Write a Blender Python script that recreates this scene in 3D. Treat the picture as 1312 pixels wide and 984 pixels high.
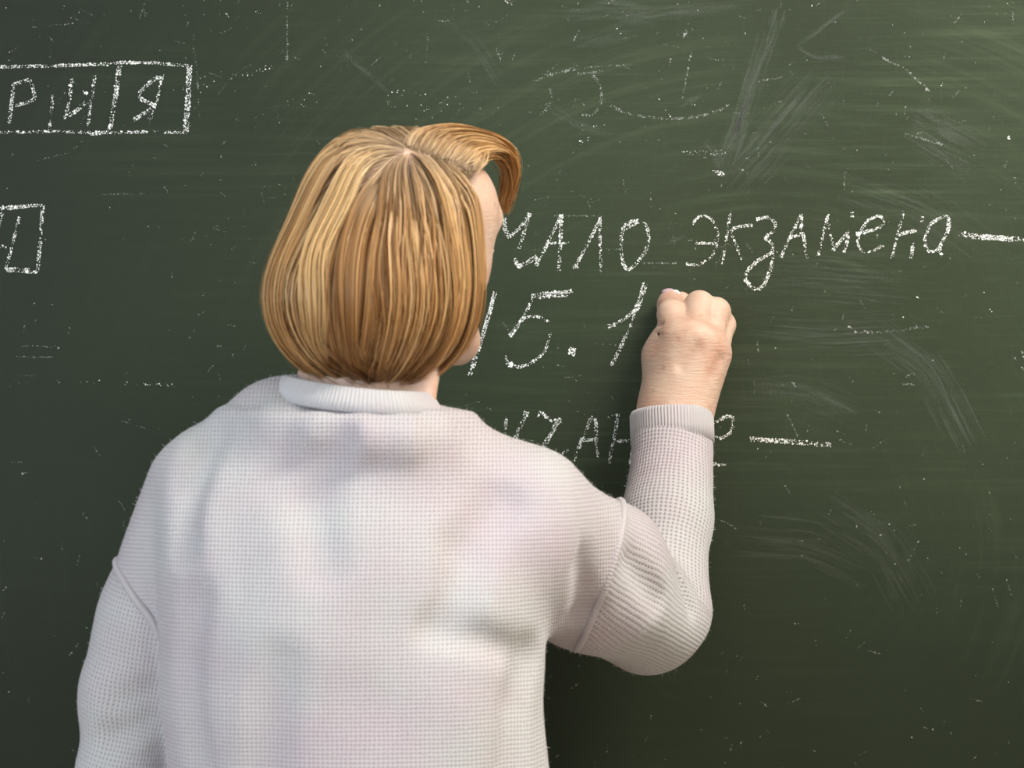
import bpy, bmesh, math, random
import numpy as np
from mathutils import Vector, Matrix

for o in list(bpy.data.objects):
    bpy.data.objects.remove(o, do_unlink=True)
scene = bpy.context.scene
COL = scene.collection
rng = np.random.default_rng(7)
random.seed(7)

# ------------------------------------------------------------------ camera
CAM_D, CAM_Z, FPX = 3.0, 1.36, 3540.0        # distance to the board, height, focal length in pixels of a 1312 wide frame
cam_data = bpy.data.cameras.new('camera')
cam_data.sensor_width = 36.0
cam_data.lens = FPX / 1312.0 * 36.0
cam_data.clip_start = 0.05
cam_data.dof.use_dof = True
cam_data.dof.focus_distance = 2.93
cam_data.dof.aperture_fstop = 7.0
cam = bpy.data.objects.new('camera', cam_data)
cam.location = (0, -CAM_D, CAM_Z)
cam.rotation_euler = (math.pi / 2, 0, 0)
COL.objects.link(cam)
scene.camera = cam

# ------------------------------------------------------------------ world, light, exposure
world = bpy.data.worlds.new('world')
scene.world = world
world.use_nodes = True
bg = world.node_tree.nodes['Background']
bg.inputs['Color'].default_value = (0.75, 0.86, 1.0, 1)
bg.inputs['Strength'].default_value = 1.0

def area_light(name, loc, target, sx, sy, power, color):
    l = bpy.data.lights.new(name, 'AREA')
    l.shape = 'RECTANGLE'; l.size = sx; l.size_y = sy
    l.energy = power; l.color = color
    o = bpy.data.objects.new(name, l)
    o.location = loc
    o.rotation_euler = (Vector(target) - Vector(loc)).to_track_quat('-Z', 'Y').to_euler()
    COL.objects.link(o)
    return o
# daylight entering through the classroom windows in the left wall
WIN = [(-3.2, 1.3), (-5.2, 1.3)]           # centre y and width
for i, (wy, ww) in enumerate(WIN):
    area_light('window_daylight', (-3.16, wy, 1.75), (0, wy, 1.7), ww, 1.5, 80, (0.68, 0.83, 1.0))
ADDED_LAMPS = [(1.35, -1.30), (1.45, -3.4), (-0.6, -4.6)]  # unseen lamps, added to brighten the board's upper right and fill the back
LAMP_POWER = {0: 84, 1: 36, 2: 34}
scene.view_settings.view_transform = 'Standard'
scene.view_settings.look = 'None'
scene.view_settings.gamma = 1
scene.view_settings.use_curve_mapping = False
scene.view_settings.exposure = 0.0
scene.cycles.max_bounces = 6
scene.cycles.diffuse_bounces = 3
scene.cycles.transparent_max_bounces = 12
scene.cycles.use_denoising = True

# ------------------------------------------------------------------ helpers
def P(px, py, y):
    """photo pixel at depth plane y -> point in the room"""
    s = (CAM_D + y) / FPX
    return np.array([(px - 656.0) * s, y, CAM_Z - (py - 492.0) * s])
def S(y):
    return (CAM_D + y) / FPX

def tag(o, label=None, cat=None, group=None, kind=None):
    if label: o['label'] = label
    if cat: o['category'] = cat
    if group: o['group'] = group
    if kind: o['kind'] = kind
    return o

def empty(name, loc, parent=None):
    o = bpy.data.objects.new(name, None)
    o.location = loc
    o.empty_display_size = 0.1
    COL.objects.link(o)
    if parent: o.parent = parent
    return o

def world_of(o):
    return o.matrix_basis.copy() if o.parent is None else world_of(o.parent) @ o.matrix_parent_inverse @ o.matrix_basis
def link(name, me, mat=None, parent=None, loc=None):
    o = bpy.data.objects.new(name, me)
    if mat is not None and len(me.materials) == 0: me.materials.append(mat)
    COL.objects.link(o)
    if loc is not None: o.location = loc
    if parent is not None:
        o.parent = parent
        o.matrix_parent_inverse = world_of(parent).inverted()
    return o

def mesh_np(name, V, Fq, smooth=True):
    V = np.ascontiguousarray(V, np.float32); Fq = np.ascontiguousarray(Fq, np.int32)
    me = bpy.data.meshes.new(name)
    n, k = Fq.shape
    me.vertices.add(len(V)); me.vertices.foreach_set('co', V.ravel())
    me.loops.add(n * k); me.loops.foreach_set('vertex_index', Fq.ravel())
    me.polygons.add(n)
    me.polygons.foreach_set('loop_start', np.arange(0, n * k, k, dtype=np.int32))
    me.polygons.foreach_set('loop_total', np.full(n, k, np.int32))
    if smooth: me.polygons.foreach_set('use_smooth', np.ones(n, bool))
    me.update(calc_edges=True)
    me.validate()
    return me

def set_uv(me, UV):
    """per vertex uv"""
    lay = me.uv_layers.new(name='UVMap')
    vi = np.zeros(len(me.loops), np.int32); me.loops.foreach_get('vertex_index', vi)
    lay.data.foreach_set('uv', np.ascontiguousarray(UV[vi], np.float32).ravel())

def box_bm(bm, c, s, bevel=0.0, rotz=0):
    m = Matrix.Translation(c) @ Matrix.Rotation(rotz, 4, 'Z') @ Matrix.Diagonal((s[0], s[1], s[2], 1))
    r = bmesh.ops.create_cube(bm, size=1, matrix=m)
    if bevel:
        es = list({e for v in r['verts'] for e in v.link_edges})
        bmesh.ops.bevel(bm, geom=es, offset=bevel, segments=2, affect='EDGES', profile=0.5)
def box(name, c, s, mat, parent=None, bevel=0.0):
    bm = bmesh.new(); box_bm(bm, c, s, bevel)
    me = bpy.data.meshes.new(name); bm.to_mesh(me); bm.free()
    return link(name, me, mat, parent)

def smooth_closed(pts, it):
    for _ in range(it):
        pts = 0.5 * pts + 0.25 * (np.roll(pts, 1, 0) + np.roll(pts, -1, 0))
    return pts
def resample(pts, n, closed=False):
    pts = np.asarray(pts, float)
    if closed: pts = np.vstack([pts, pts[:1]])
    d = np.r_[0, np.cumsum(np.linalg.norm(np.diff(pts, axis=0), axis=1))]
    t = np.linspace(0, d[-1], n + 1 if closed else n)
    out = np.stack([np.interp(t, d, pts[:, k]) for k in range(pts.shape[1])], 1)
    return out[:-1] if closed else out

def tube_mesh(name, pts, rad, seg=8, closed=False):
    pts = np.asarray(pts, float); n = len(pts)
    rad = np.broadcast_to(np.asarray(rad, float), (n,))
    if closed: T = np.roll(pts, -1, 0) - np.roll(pts, 1, 0)
    else: T = np.gradient(pts, axis=0)
    T /= np.linalg.norm(T, axis=1, keepdims=True) + 1e-12
    up = np.array([0.13, 0.31, 0.94]); N = np.cross(T, up); N /= np.linalg.norm(N, axis=1, keepdims=True) + 1e-12
    B = np.cross(T, N)
    a = np.linspace(0, 2 * np.pi, seg, endpoint=False)
    V = pts[:, None] + rad[:, None, None] * (np.cos(a)[None, :, None] * N[:, None] + np.sin(a)[None, :, None] * B[:, None])
    m = n if closed else n - 1
    i = np.arange(m)[:, None]; j = np.arange(seg)[None]
    i2 = (i + 1) % n; j2 = (j + 1) % seg
    Fq = np.stack([i * seg + j, i * seg + j2, i2 * seg + j2, i2 * seg + j], -1).reshape(-1, 4)
    V = V.reshape(-1, 3)
    me = mesh_np(name, V, Fq)
    if not closed:
        bm = bmesh.new(); bm.from_mesh(me); bm.verts.ensure_lookup_table()
        bm.faces.new([bm.verts[k] for k in range(seg)][::-1]); bm.faces.new([bm.verts[(n - 1) * seg + k] for k in range(seg)])
        bmesh.ops.recalc_face_normals(bm, faces=bm.faces); bm.to_mesh(me); bm.free()
    return me

# ---- signed distance fields on a rectilinear grid, surfaced by surface nets
def axis(*spans):
    a = []
    for s, e, st in spans:
        a += list(np.arange(s, e - st * 0.5, st))
    a.append(spans[-1][1])
    return np.array(a)
def smin(a, b, k):
    if k <= 0: return np.minimum(a, b)
    h = np.maximum(k - np.abs(a - b), 0) / k
    return np.minimum(a, b) - h * h * k * 0.25
def cone_d(X, Y, Z, a, b, r1, r2, sq=None):
    """tapered capsule; sq = (unit axis, factor) stretches distances along that axis to flatten the limb"""
    ab = b - a; L = float(ab @ ab)
    px, py, pz = X - a[0], Y - a[1], Z - a[2]
    t = np.clip((px * ab[0] + py * ab[1] + pz * ab[2]) / max(L, 1e-12), 0, 1)
    qx, qy, qz = px - t * ab[0], py - t * ab[1], pz - t * ab[2]
    if sq is not None:
        ax, fac = sq
        w = (qx * ax[0] + qy * ax[1] + qz * ax[2]) * (fac - 1)
        qx, qy, qz = qx + w * ax[0], qy + w * ax[1], qz + w * ax[2]
    return np.sqrt(qx * qx + qy * qy + qz * qz) - (r1 + t * (r2 - r1))
def ell_d(X, Y, Z, c, R, rad):
    px, py, pz = X - c[0], Y - c[1], Z - c[2]
    u = [px * R[i][0] + py * R[i][1] + pz * R[i][2] for i in range(3)]
    k0 = np.sqrt(sum((u[i] / rad[i]) ** 2 for i in range(3)) + 1e-12)
    k1 = np.sqrt(sum((u[i] / rad[i] ** 2) ** 2 for i in range(3)) + 1e-12)
    return k0 * (k0 - 1) / k1
I3 = np.eye(3)
class Cone:
    def __init__(s, a, b, r1, r2, sq=None): s.a, s.b, s.r1, s.r2, s.sq = np.array(a), np.array(b), r1, r2, sq
    def box(s):
        r = max(s.r1, s.r2); return np.minimum(s.a, s.b) - r, np.maximum(s.a, s.b) + r
    def d(s, X, Y, Z): return cone_d(X, Y, Z, s.a, s.b, s.r1, s.r2, s.sq)
class Ell:
    def __init__(s, c, rad, R=I3): s.c, s.rad, s.R = np.array(c), rad, np.array(R)
    def box(s):
        r = max(s.rad); return s.c - r, s.c + r
    def d(s, X, Y, Z): return ell_d(X, Y, Z, s.c, s.R, s.rad)
class Stack:
    """elliptic column whose centre and half axes follow tables over z"""
    def __init__(s, zs, cx, cy, a, b, p=2.0):
        o = np.argsort(zs); s.z, s.cx, s.cy, s.A, s.B = [np.asarray(v, float)[o] for v in (zs, cx, cy, a, b)]; s.p = p
    def box(s):
        return (np.array([(s.cx - s.A).min(), (s.cy - s.B).min(), s.z[0]]), np.array([(s.cx + s.A).max(), (s.cy + s.B).max(), s.z[-1]]))
    def d(s, X, Y, Z):
        zf = np.linspace(s.z[0], s.z[-1], 200)
        def sm(v):
            w = np.interp(zf, s.z, v); ker = np.hanning(27); ker /= ker.sum()
            return np.interp(Z, zf, np.convolve(np.pad(w, 13, mode='edge'), ker, 'valid'))
        cx, cy, a, b = sm(s.cx), sm(s.cy), sm(s.A), sm(s.B)
        ux, uy = np.abs(X - cx) / a, np.abs(Y - cy) / b
        k = (ux ** s.p + uy ** s.p + 1e-9) ** (1 / s.p)
        d = (k - 1) * np.minimum(a, b) * 1.05
        dz = np.maximum(Z - s.z[-1], s.z[0] - Z)
        return np.maximum(d, dz)
class Field:
    def __init__(s, xs, ys, zs):
        s.xs, s.ys, s.zs = xs, ys, zs
        s.F = np.full((len(xs), len(ys), len(zs)), 0.2, np.float32)
    def sl(s, lo, hi):
        out = []
        for ax, l, h in zip((s.xs, s.ys, s.zs), lo, hi):
            out.append(slice(max(0, np.searchsorted(ax, l) - 1), min(len(ax), np.searchsorted(ax, h) + 1)))
        return tuple(out)
    def group(s, prims, k_in, k_out, pad=0.012, op='add'):
        lo = np.min([p.box()[0] for p in prims], 0) - k_out - k_in - pad
        hi = np.max([p.box()[1] for p in prims], 0) + k_out + k_in + pad
        sl = s.sl(lo, hi)
        X = s.xs[sl[0]][:, None, None]; Y = s.ys[sl[1]][None, :, None]; Z = s.zs[sl[2]][None, None, :]
        D = None
        for p in prims:
            d = p.d(X, Y, Z)
            D = d if D is None else smin(D, d, k_in)
        if op == 'add': s.F[sl] = smin(s.F[sl], D, k_out)
        else: s.F[sl] = -smin(-s.F[sl], D, k_out)
    def cut(s, fn):
        X = s.xs[:, None, None]; Y = s.ys[None, :, None]; Z = s.zs[None, None, :]
        s.F = np.maximum(s.F, fn(X, Y, Z).astype(np.float32))
    def surface(s, it=2):
        return surface_nets(s.F, s.xs, s.ys, s.zs, it)
def surface_nets(F, xs, ys, zs, it=2):
    F = F.copy()
    F[0] = F[-1] = 1; F[:, 0] = F[:, -1] = 1; F[:, :, 0] = F[:, :, -1] = 1
    s = F < 0
    nx, ny, nz = F.shape
    cnt = np.zeros((nx - 1, ny - 1, nz - 1), np.uint8)
    corners = [(i, j, k) for i in (0, 1) for j in (0, 1) for k in (0, 1)]
    for i, j, k in corners:
        cnt += s[i:nx - 1 + i, j:ny - 1 + j, k:nz - 1 + k]
    act = (cnt > 0) & (cnt < 8)
    I, J, K = np.nonzero(act)
    idx = np.full(act.shape, -1, np.int32); idx[I, J, K] = np.arange(len(I))
    val = {c: F[I + c[0], J + c[1], K + c[2]].astype(float) for c in corners}
    acc = np.zeros((len(I), 3)); n = np.zeros(len(I))
    for c in corners:
        for ax in range(3):
            if c[ax]: continue
            e = list(c); e[ax] = 1; e = tuple(e)
            va, vb = val[c], val[e]; m = (va < 0) != (vb < 0)
            t = va[m] / (va[m] - vb[m])
            q = np.tile(np.array(c, float), (m.sum(), 1)); q[:, ax] += t
            acc[m] += q; n[m] += 1
    pos = acc / n[:, None] + np.stack([I, J, K], 1)
    V = np.stack([np.interp(pos[:, 0], np.arange(nx), xs), np.interp(pos[:, 1], np.arange(ny), ys), np.interp(pos[:, 2], np.arange(nz), zs)], 1)
    faces = []
    for ax in range(3):
        a1, a2 = (ax + 1) % 3, (ax + 2) % 3
        lo = [slice(1, -1)] * 3; hi = [slice(1, -1)] * 3
        lo[ax] = slice(0, -1); hi[ax] = slice(1, None)
        A, B = s[tuple(lo)], s[tuple(hi)]
        ijk = np.stack(np.nonzero(A != B), 1)
        flip = ~A[tuple(ijk.T)]
        base = ijk + np.array([0 if q == ax else 1 for q in range(3)])
        quad = []
        for d1, d2 in ((-1, -1), (0, -1), (0, 0), (-1, 0)):
            c = base.copy(); c[:, a1] += d1; c[:, a2] += d2
            quad.append(idx[tuple(c.T)])
        Q = np.stack(quad, 1)
        Q[flip] = Q[flip][:, ::-1]
        faces.append(Q)
    Fq = np.vstack(faces)
    Fq = Fq[(Fq >= 0).all(1)]
    for _ in range(it):
        V = lap(V, Fq, 0.5)
    return V, Fq
def lap(V, Fq, w):
    e = np.vstack([Fq[:, [0, 1]], Fq[:, [1, 2]], Fq[:, [2, 3]], Fq[:, [3, 0]]])
    n = len(V); deg = np.bincount(e[:, 0], minlength=n) + np.bincount(e[:, 1], minlength=n)
    M = np.stack([np.bincount(e[:, 0], V[e[:, 1], k], n) + np.bincount(e[:, 1], V[e[:, 0], k], n) for k in range(3)], 1)
    return V * (1 - w) + w * M / np.maximum(deg, 1)[:, None]
def vnormals(V, Fq):
    a = V[Fq[:, 2]] - V[Fq[:, 0]]; b = V[Fq[:, 3]] - V[Fq[:, 1]]
    fn = np.cross(a, b); N = np.zeros_like(V)
    for k in range(4):
        for c in range(3):
            N[:, c] += np.bincount(Fq[:, k], fn[:, c], len(V))
    return N / (np.linalg.norm(N, axis=1, keepdims=True) + 1e-12)
def submesh(V, Fq, mask):
    f = Fq[mask]; u = np.unique(f); remap = np.full(len(V), -1); remap[u] = np.arange(len(u))
    return V[u], remap[f], u
def boundary_loop(Fq):
    """longest boundary loop of a quad set"""
    e = np.vstack([Fq[:, [0, 1]], Fq[:, [1, 2]], Fq[:, [2, 3]], Fq[:, [3, 0]]])
    key = np.sort(e, 1); u, c = np.unique(key, axis=0, return_counts=True)
    b = u[c == 1]
    nb = {}
    for p, q in b:
        nb.setdefault(int(p), []).append(int(q)); nb.setdefault(int(q), []).append(int(p))
    best = []; seen = set()
    for st in nb:
        if st in seen: continue
        loop = [st]; seen.add(st); cur = st
        while True:
            nx_ = [q for q in nb[cur] if q not in seen]
            if not nx_: break
            cur = nx_[0]; seen.add(cur); loop.append(cur)
        if len(loop) > len(best): best = loop
    return best

# ------------------------------------------------------------------ materials
def new_mat(name):
    m = bpy.data.materials.new(name); m.use_nodes = True
    nt = m.node_tree; b = nt.nodes['Principled BSDF']
    return m, nt, b
class NT:
    def __init__(s, nt): s.nt = nt
    def n(s, t, **kw):
        nd = s.nt.nodes.new(t)
        for k, v in kw.items():
            if k.startswith('i_'):
                nd.inputs[k[2:].replace('_', ' ')].default_value = v
            else: setattr(nd, k, v)
        return nd
    def l(s, a, b): s.nt.links.new(a, b)
    def math(s, op, a, b=None, c=None, clamp=False):
        nd = s.nt.nodes.new('ShaderNodeMath'); nd.operation = op; nd.use_clamp = clamp
        for i, v in enumerate((a, b, c)):
            if v is None: continue
            if isinstance(v, (int, float)): nd.inputs[i].default_value = v
            else: s.nt.links.new(v, nd.inputs[i])
        return nd.outputs[0]
    def noise(s, vec, scale, detail=4, rough=0.55):
        nd = s.n('ShaderNodeTexNoise'); nd.inputs['Scale'].default_value = scale
        nd.inputs['Detail'].default_value = detail; nd.inputs['Roughness'].default_value = rough
        if vec is not None: s.l(vec, nd.inputs['Vector'])
        return nd.outputs['Fac']
    def ramp(s, fac, stops):
        nd = s.n('ShaderNodeValToRGB')
        el = nd.color_ramp.elements
        while len(el) < len(stops): el.new(0.5)
        for e, (p, c) in zip(el, stops):
            e.position = p; e.color = c if len(c) == 4 else (*c, 1)
        s.l(fac, nd.inputs['Fac']); return nd.outputs['Color']
    def mapping(s, vec, loc=(0, 0, 0), rot=(0, 0, 0), scale=(1, 1, 1)):
        nd = s.n('ShaderNodeMapping'); nd.inputs['Location'].default_value = loc
        nd.inputs['Rotation'].default_value = rot; nd.inputs['Scale'].default_value = scale
        s.l(vec, nd.inputs['Vector']); return nd.outputs['Vector']
    def mix(s, fac, a, b):
        nd = s.n('ShaderNodeMix'); nd.data_type = 'RGBA'
        for sock, v in ((nd.inputs['Factor'], fac), (nd.inputs['A'], a), (nd.inputs['B'], b)):
            pass
        def put(i, v):
            if isinstance(v, (int, float)): nd.inputs[i].default_value = v
            elif isinstance(v, tuple): nd.inputs[i].default_value = v if len(v) == 4 else (*v, 1)
            else: s.l(v, nd.inputs[i])
        put(0, fac); put(6, a); put(7, b)
        return nd.outputs[2]
def simple_mat(name, color, rough=0.6, noise=0.08, scale=20, metallic=0.0):
    m, nt, b = new_mat(name); t = NT(nt)
    tc = t.n('ShaderNodeTexCoord')
    f = t.noise(tc.outputs['Object'], scale, 5)
    c = np.array(color)
    t.l(t.ramp(f, [(0.3, tuple(c * (1 - noise))), (0.7, tuple(np.minimum(c * (1 + noise), 1)))]), b.inputs['Base Color'])
    b.inputs['Roughness'].default_value = rough; b.inputs['Metallic'].default_value = metallic
    return m

def board_material():
    m, nt, b = new_mat('green_chalkboard'); t = NT(nt)
    tc = t.n('ShaderNodeTexCoord'); co = tc.outputs['Object']
    # base enamel with slow mottling
    base = t.ramp(t.noise(co, 3.0, 5, 0.6), [(0.3, (0.0100, 0.0155, 0.0078)), (0.7, (0.0128, 0.0200, 0.0096))])
    # chalk dust left by wiping: straight strokes of two directions, and round sweeps of the arm
    s1 = t.noise(t.mapping(co, rot=(0, math.radians(10), 0), scale=(2.5, 1, 95)), 1.0, 6, 0.65)
    s2 = t.noise(t.mapping(co, rot=(0, math.radians(-48), 0), scale=(3.0, 1, 80)), 1.0, 6, 0.65)
    sep = t.n('ShaderNodeSeparateXYZ'); t.l(co, sep.inputs[0])
    c = P(985, 700, 0)
    dx = t.math('SUBTRACT', sep.outputs['X'], float(c[0])); dz = t.math('SUBTRACT', sep.outputs['Z'], float(c[2]))
    rad = t.math('SQRT', t.math('ADD', t.math('MULTIPLY', dx, dx), t.math('MULTIPLY', dz, dz)))
    ang = t.math('ARCTAN2', dz, dx)
    cmb = t.n('ShaderNodeCombineXYZ')
    t.l(t.math('MULTIPLY', rad, 75.0), cmb.inputs[0]); t.l(t.math('MULTIPLY', ang, 1.3), cmb.inputs[1])
    s3 = t.noise(cmb.outputs[0], 1.0, 6, 0.65)
    m1 = t.noise(t.mapping(co, loc=(3.1, 0, 1.7)), 3.2, 3)
    m2 = t.noise(t.mapping(co, loc=(9.4, 0, 5.2)), 3.5, 3)
    m3 = t.noise(t.mapping(co, loc=(-4.0, 0, 8.0)), 4.2, 3)
    def th(v, lo, hi):
        nd = t.n('ShaderNodeMapRange'); nd.interpolation_type = 'SMOOTHSTEP'
        nd.inputs['From Min'].default_value = lo; nd.inputs['From Max'].default_value = hi
        t.l(v, nd.inputs['Value']); return nd.outputs[0]
    d1 = t.math('MULTIPLY', th(s1, 0.48, 0.78), th(m1, 0.42, 0.66))
    d2 = t.math('MULTIPLY', th(s2, 0.48, 0.78), th(m2, 0.44, 0.66))
    d3 = t.math('MULTIPLY', th(s3, 0.46, 0.76), th(m3, 0.42, 0.64))
    # dust thins to the left and bottom, also painting in the board's light falloff
    light_falloff = t.math('MULTIPLY', th(sep.outputs['X'], -0.60, 0.15), th(sep.outputs['Z'], 0.90, 1.55))
    light_falloff = t.math('ADD', t.math('MULTIPLY', light_falloff, 0.87), 0.13)
    dust_sheen = t.math('MULTIPLY_ADD', th(t.noise(co, 2.1, 4, 0.6), 0.25, 0.75), 0.024, 0.040)  # dust film, raised to stand in for sheen at the upper right
    dust = t.math('ADD', t.math('ADD', t.math('MULTIPLY', d1, 0.055), t.math('MULTIPLY', d2, 0.075)), t.math('MULTIPLY', d3, 0.042))
    s4 = t.noise(t.mapping(co, scale=(14, 1, 420)), 1.0, 4, 0.7)
    s5 = t.noise(t.mapping(co, rot=(0, math.radians(6), 0), scale=(480, 1, 18)), 1.0, 4, 0.7)
    s6 = t.noise(co, 130, 4, 0.7)
    hatch = t.math('ADD', t.math('ADD', t.math('MULTIPLY', th(s4, 0.5, 0.8), 0.030), t.math('MULTIPLY', th(s5, 0.54, 0.8), 0.018)), t.math('MULTIPLY', th(s6, 0.5, 0.8), 0.016))
    dust = t.math('ADD', dust, hatch)
    dust = t.math('MULTIPLY', t.math('ADD', dust, dust_sheen), light_falloff)  # light falloff goes into the dust colour here
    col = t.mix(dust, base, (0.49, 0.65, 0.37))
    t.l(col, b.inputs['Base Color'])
    b.inputs['Roughness'].default_value = 0.42
    b.inputs['Specular IOR Level'].default_value = 0.24
    bump = t.n('ShaderNodeBump'); bump.inputs['Strength'].default_value = 0.12; bump.inputs['Distance'].default_value = 0.001
    t.l(t.noise(co, 420, 3), bump.inputs['Height']); t.l(bump.outputs[0], b.inputs['Normal'])
    return m

def chalk_material(name, alpha):
    m, nt, b = new_mat(name); t = NT(nt)
    b.inputs['Base Color'].default_value = (0.80, 0.83, 0.80, 1)
    b.inputs['Roughness'].default_value = 0.95
    b.inputs['Specular IOR Level'].default_value = 0.1
    tc = t.n('ShaderNodeTexCoord')
    f = t.noise(tc.outputs['Object'], 300, 3)
    t.l(t.ramp(f, [(0.3, (0.84, 0.87, 0.84)), (0.65, (0.95, 0.96, 0.94))]), b.inputs['Base Color'])
    if alpha < 1: b.inputs['Alpha'].default_value = alpha
    return m

def knit_material(name, pu, pv, dist, kind='knit', hole=0.7):
    """pu, pv: stitch pitch in metres (uv is in metres)"""
    m, nt, b = new_mat(name); t = NT(nt)
    uv = t.n('ShaderNodeUVMap'); uv.uv_map = 'UVMap'
    tc = t.n('ShaderNodeTexCoord'); co = tc.outputs['Object']
    sep = t.n('ShaderNodeSeparateXYZ'); t.l(uv.outputs[0], sep.inputs[0])
    # hand-made irregularity of the yarn
    wob = t.math('MULTIPLY', t.math('SUBTRACT', t.noise(co, 45, 2), 0.5), 0.6)
    u = t.math('ADD', t.math('DIVIDE', sep.outputs['X'], pu), wob)
    v = t.math('ADD', t.math('DIVIDE', sep.outputs['Y'], pv), t.math('MULTIPLY', wob, 0.5))
    a = t.math('ABSOLUTE', t.math('SINE', t.math('MULTIPLY', u, math.pi)))
    if kind == 'knit':
        ph = t.math('ADD', t.math('MULTIPLY', v, 2 * math.pi), t.math('MULTIPLY', a, 2.0))
        r = t.math('MULTIPLY_ADD', t.math('SINE', ph), 0.5, 0.5)
        open_ = t.math('MULTIPLY', t.math('SUBTRACT', 1.0, a), t.math('SUBTRACT', 1.0, r))
        h = t.math('SUBTRACT', t.math('ADD', t.math('MULTIPLY', a, 0.42), t.math('MULTIPLY', r, 0.25)), t.math('MULTIPLY', open_, 0.5))
    else:
        h = t.math('POWER', a, 0.7)
        open_ = t.math('MULTIPLY', t.math('SUBTRACT', 1.0, a), 0.7)
    fine = t.noise(co, 900, 2)
    hh = t.math('ADD', h, t.math('MULTIPLY', fine, 0.25))
    bump = t.n('ShaderNodeBump'); bump.inputs['Strength'].default_value = 0.42; bump.inputs['Distance'].default_value = dist
    t.l(hh, bump.inputs['Height']); t.l(bump.outputs[0], b.inputs['Normal'])
    # the open gaps between the loops let the darker rose layer underneath show
    gap = t.ramp(open_, [(0.18, (0, 0, 0)), (0.55, (1, 1, 1))])
    blot = t.ramp(t.noise(co, 9, 3, 0.5), [(0.38, (0.545, 0.54, 0.55)), (0.66, (0.53, 0.465, 0.505))])
    under = (0.20, 0.165, 0.185) if kind == 'knit' else (0.50, 0.48, 0.49)
    col = t.mix(t.math('MULTIPLY', gap, hole), blot, under)
    t.l(col, b.inputs['Base Color'])
    b.inputs['Roughness'].default_value = 0.95
    b.inputs['Specular IOR Level'].default_value = 0.15
    b.inputs['Sheen Weight'].default_value = 0.25
    b.inputs['Sheen Roughness'].default_value = 0.5
    return m

def skin_material():
    m, nt, b = new_mat('skin'); t = NT(nt)
    tc = t.n('ShaderNodeTexCoord'); co = tc.outputs['Object']
    base = t.ramp(t.noise(co, 26, 4, 0.6), [(0.3, (0.60, 0.34, 0.25)), (0.5, (0.685, 0.47, 0.365)), (0.72, (0.72, 0.53, 0.42))])
    # age spots
    vo = t.n('ShaderNodeTexVoronoi'); vo.inputs['Scale'].default_value = 75; t.l(co, vo.inputs['Vector'])
    spot = t.ramp(vo.outputs['Distance'], [(0.10, (1, 1, 1)), (0.26, (0, 0, 0))])
    vc = t.n('ShaderNodeSeparateColor'); t.l(vo.outputs['Color'], vc.inputs[0])
    keep = t.math('GREATER_THAN', vc.outputs[0], 0.82)
    sp = t.math('MULTIPLY', t.math('MULTIPLY', spot, keep), 0.55)
    col = t.mix(sp, base, (0.42, 0.20, 0.12))
    t.l(col, b.inputs['Base Color'])
    b.inputs['Roughness'].default_value = 0.5
    b.inputs['Subsurface Weight'].default_value = 0.12
    b.inputs['Subsurface Radius'].default_value = (0.010, 0.004, 0.002)
    b.inputs['Subsurface Scale'].default_value = 0.6
    # fine cross wrinkles of the wrist and knuckles
    w = t.noise(t.mapping(co, rot=(0, math.radians(-12), 0), scale=(70, 50, 420)), 1.0, 4, 0.6)
    pores = t.noise(co, 800, 2)
    bump = t.n('ShaderNodeBump'); bump.inputs['Strength'].default_value = 0.75; bump.inputs['Distance'].default_value = 0.0013
    t.l(t.math('ADD', w, t.math('MULTIPLY', pores, 0.3)), bump.inputs['Height'])
    t.l(bump.outputs[0], b.inputs['Normal'])
    return m

def hair_material():
    m, nt, b = new_mat('blond_hair'); t = NT(nt)
    at = t.n('ShaderNodeAttribute'); at.attribute_name = 'strand'
    t.l(at.outputs['Color'], b.inputs['Base Color'])
    b.inputs['Roughness'].default_value = 0.42
    b.inputs['Specular IOR Level'].default_value = 0.5
    b.inputs['Specular Tint'].default_value = (1.0, 0.86, 0.62, 1)
    return m

MAT = dict(
    board=board_material(), chalk=chalk_material('white_chalk', 1.0), faint=chalk_material('rubbed_chalk', 0.30),
    ghost=chalk_material('chalk_ghost', 0.009),
    knit=knit_material('white_knit', 0.0041, 0.0039, 0.0020, 'knit', 0.56), open_knit=knit_material('white_open_knit', 0.0053, 0.0043, 0.0022, 'knit', 0.6), rib=knit_material('white_rib_knit', 0.0030, 0.003, 0.0015, 'rib', 0.5),
    skin=skin_material(), hair=hair_material(),
    wall=simple_mat('painted_wall', (0.62, 0.60, 0.52), 0.8, 0.04, 6), ceil=simple_mat('ceiling_paint', (0.78, 0.78, 0.76), 0.9, 0.02, 5),
    floor=simple_mat('floor_linoleum', (0.26, 0.19, 0.13), 0.5, 0.15, 9),
    wood=simple_mat('varnished_wood', (0.34, 0.20, 0.10), 0.45, 0.2, 30), white=simple_mat('white_paint', (0.8, 0.8, 0.78), 0.5, 0.03, 12),
    alu=simple_mat('aluminium', (0.6, 0.6, 0.6), 0.35, 0.04, 40, 1.0), trousers=simple_mat('dark_trousers', (0.03, 0.03, 0.04), 0.9, 0.2, 60),
    shoe=simple_mat('black_leather', (0.02, 0.02, 0.02), 0.4, 0.2, 40), nail=simple_mat('rose_nail', (0.66, 0.44, 0.51), 0.3, 0.04, 60),
    eye=simple_mat('eye_white', (0.8, 0.78, 0.75), 0.2, 0.02, 50), iris=simple_mat('iris', (0.12, 0.16, 0.18), 0.2, 0.1, 200),
    lip=simple_mat('lip', (0.55, 0.24, 0.22), 0.45, 0.1, 80), brow=simple_mat('eyebrow', (0.25, 0.14, 0.07), 0.7, 0.2, 200),
    chalk_stick=simple_mat('chalk_stick', (0.86, 0.86, 0.84), 0.95, 0.04, 90),
)

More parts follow.
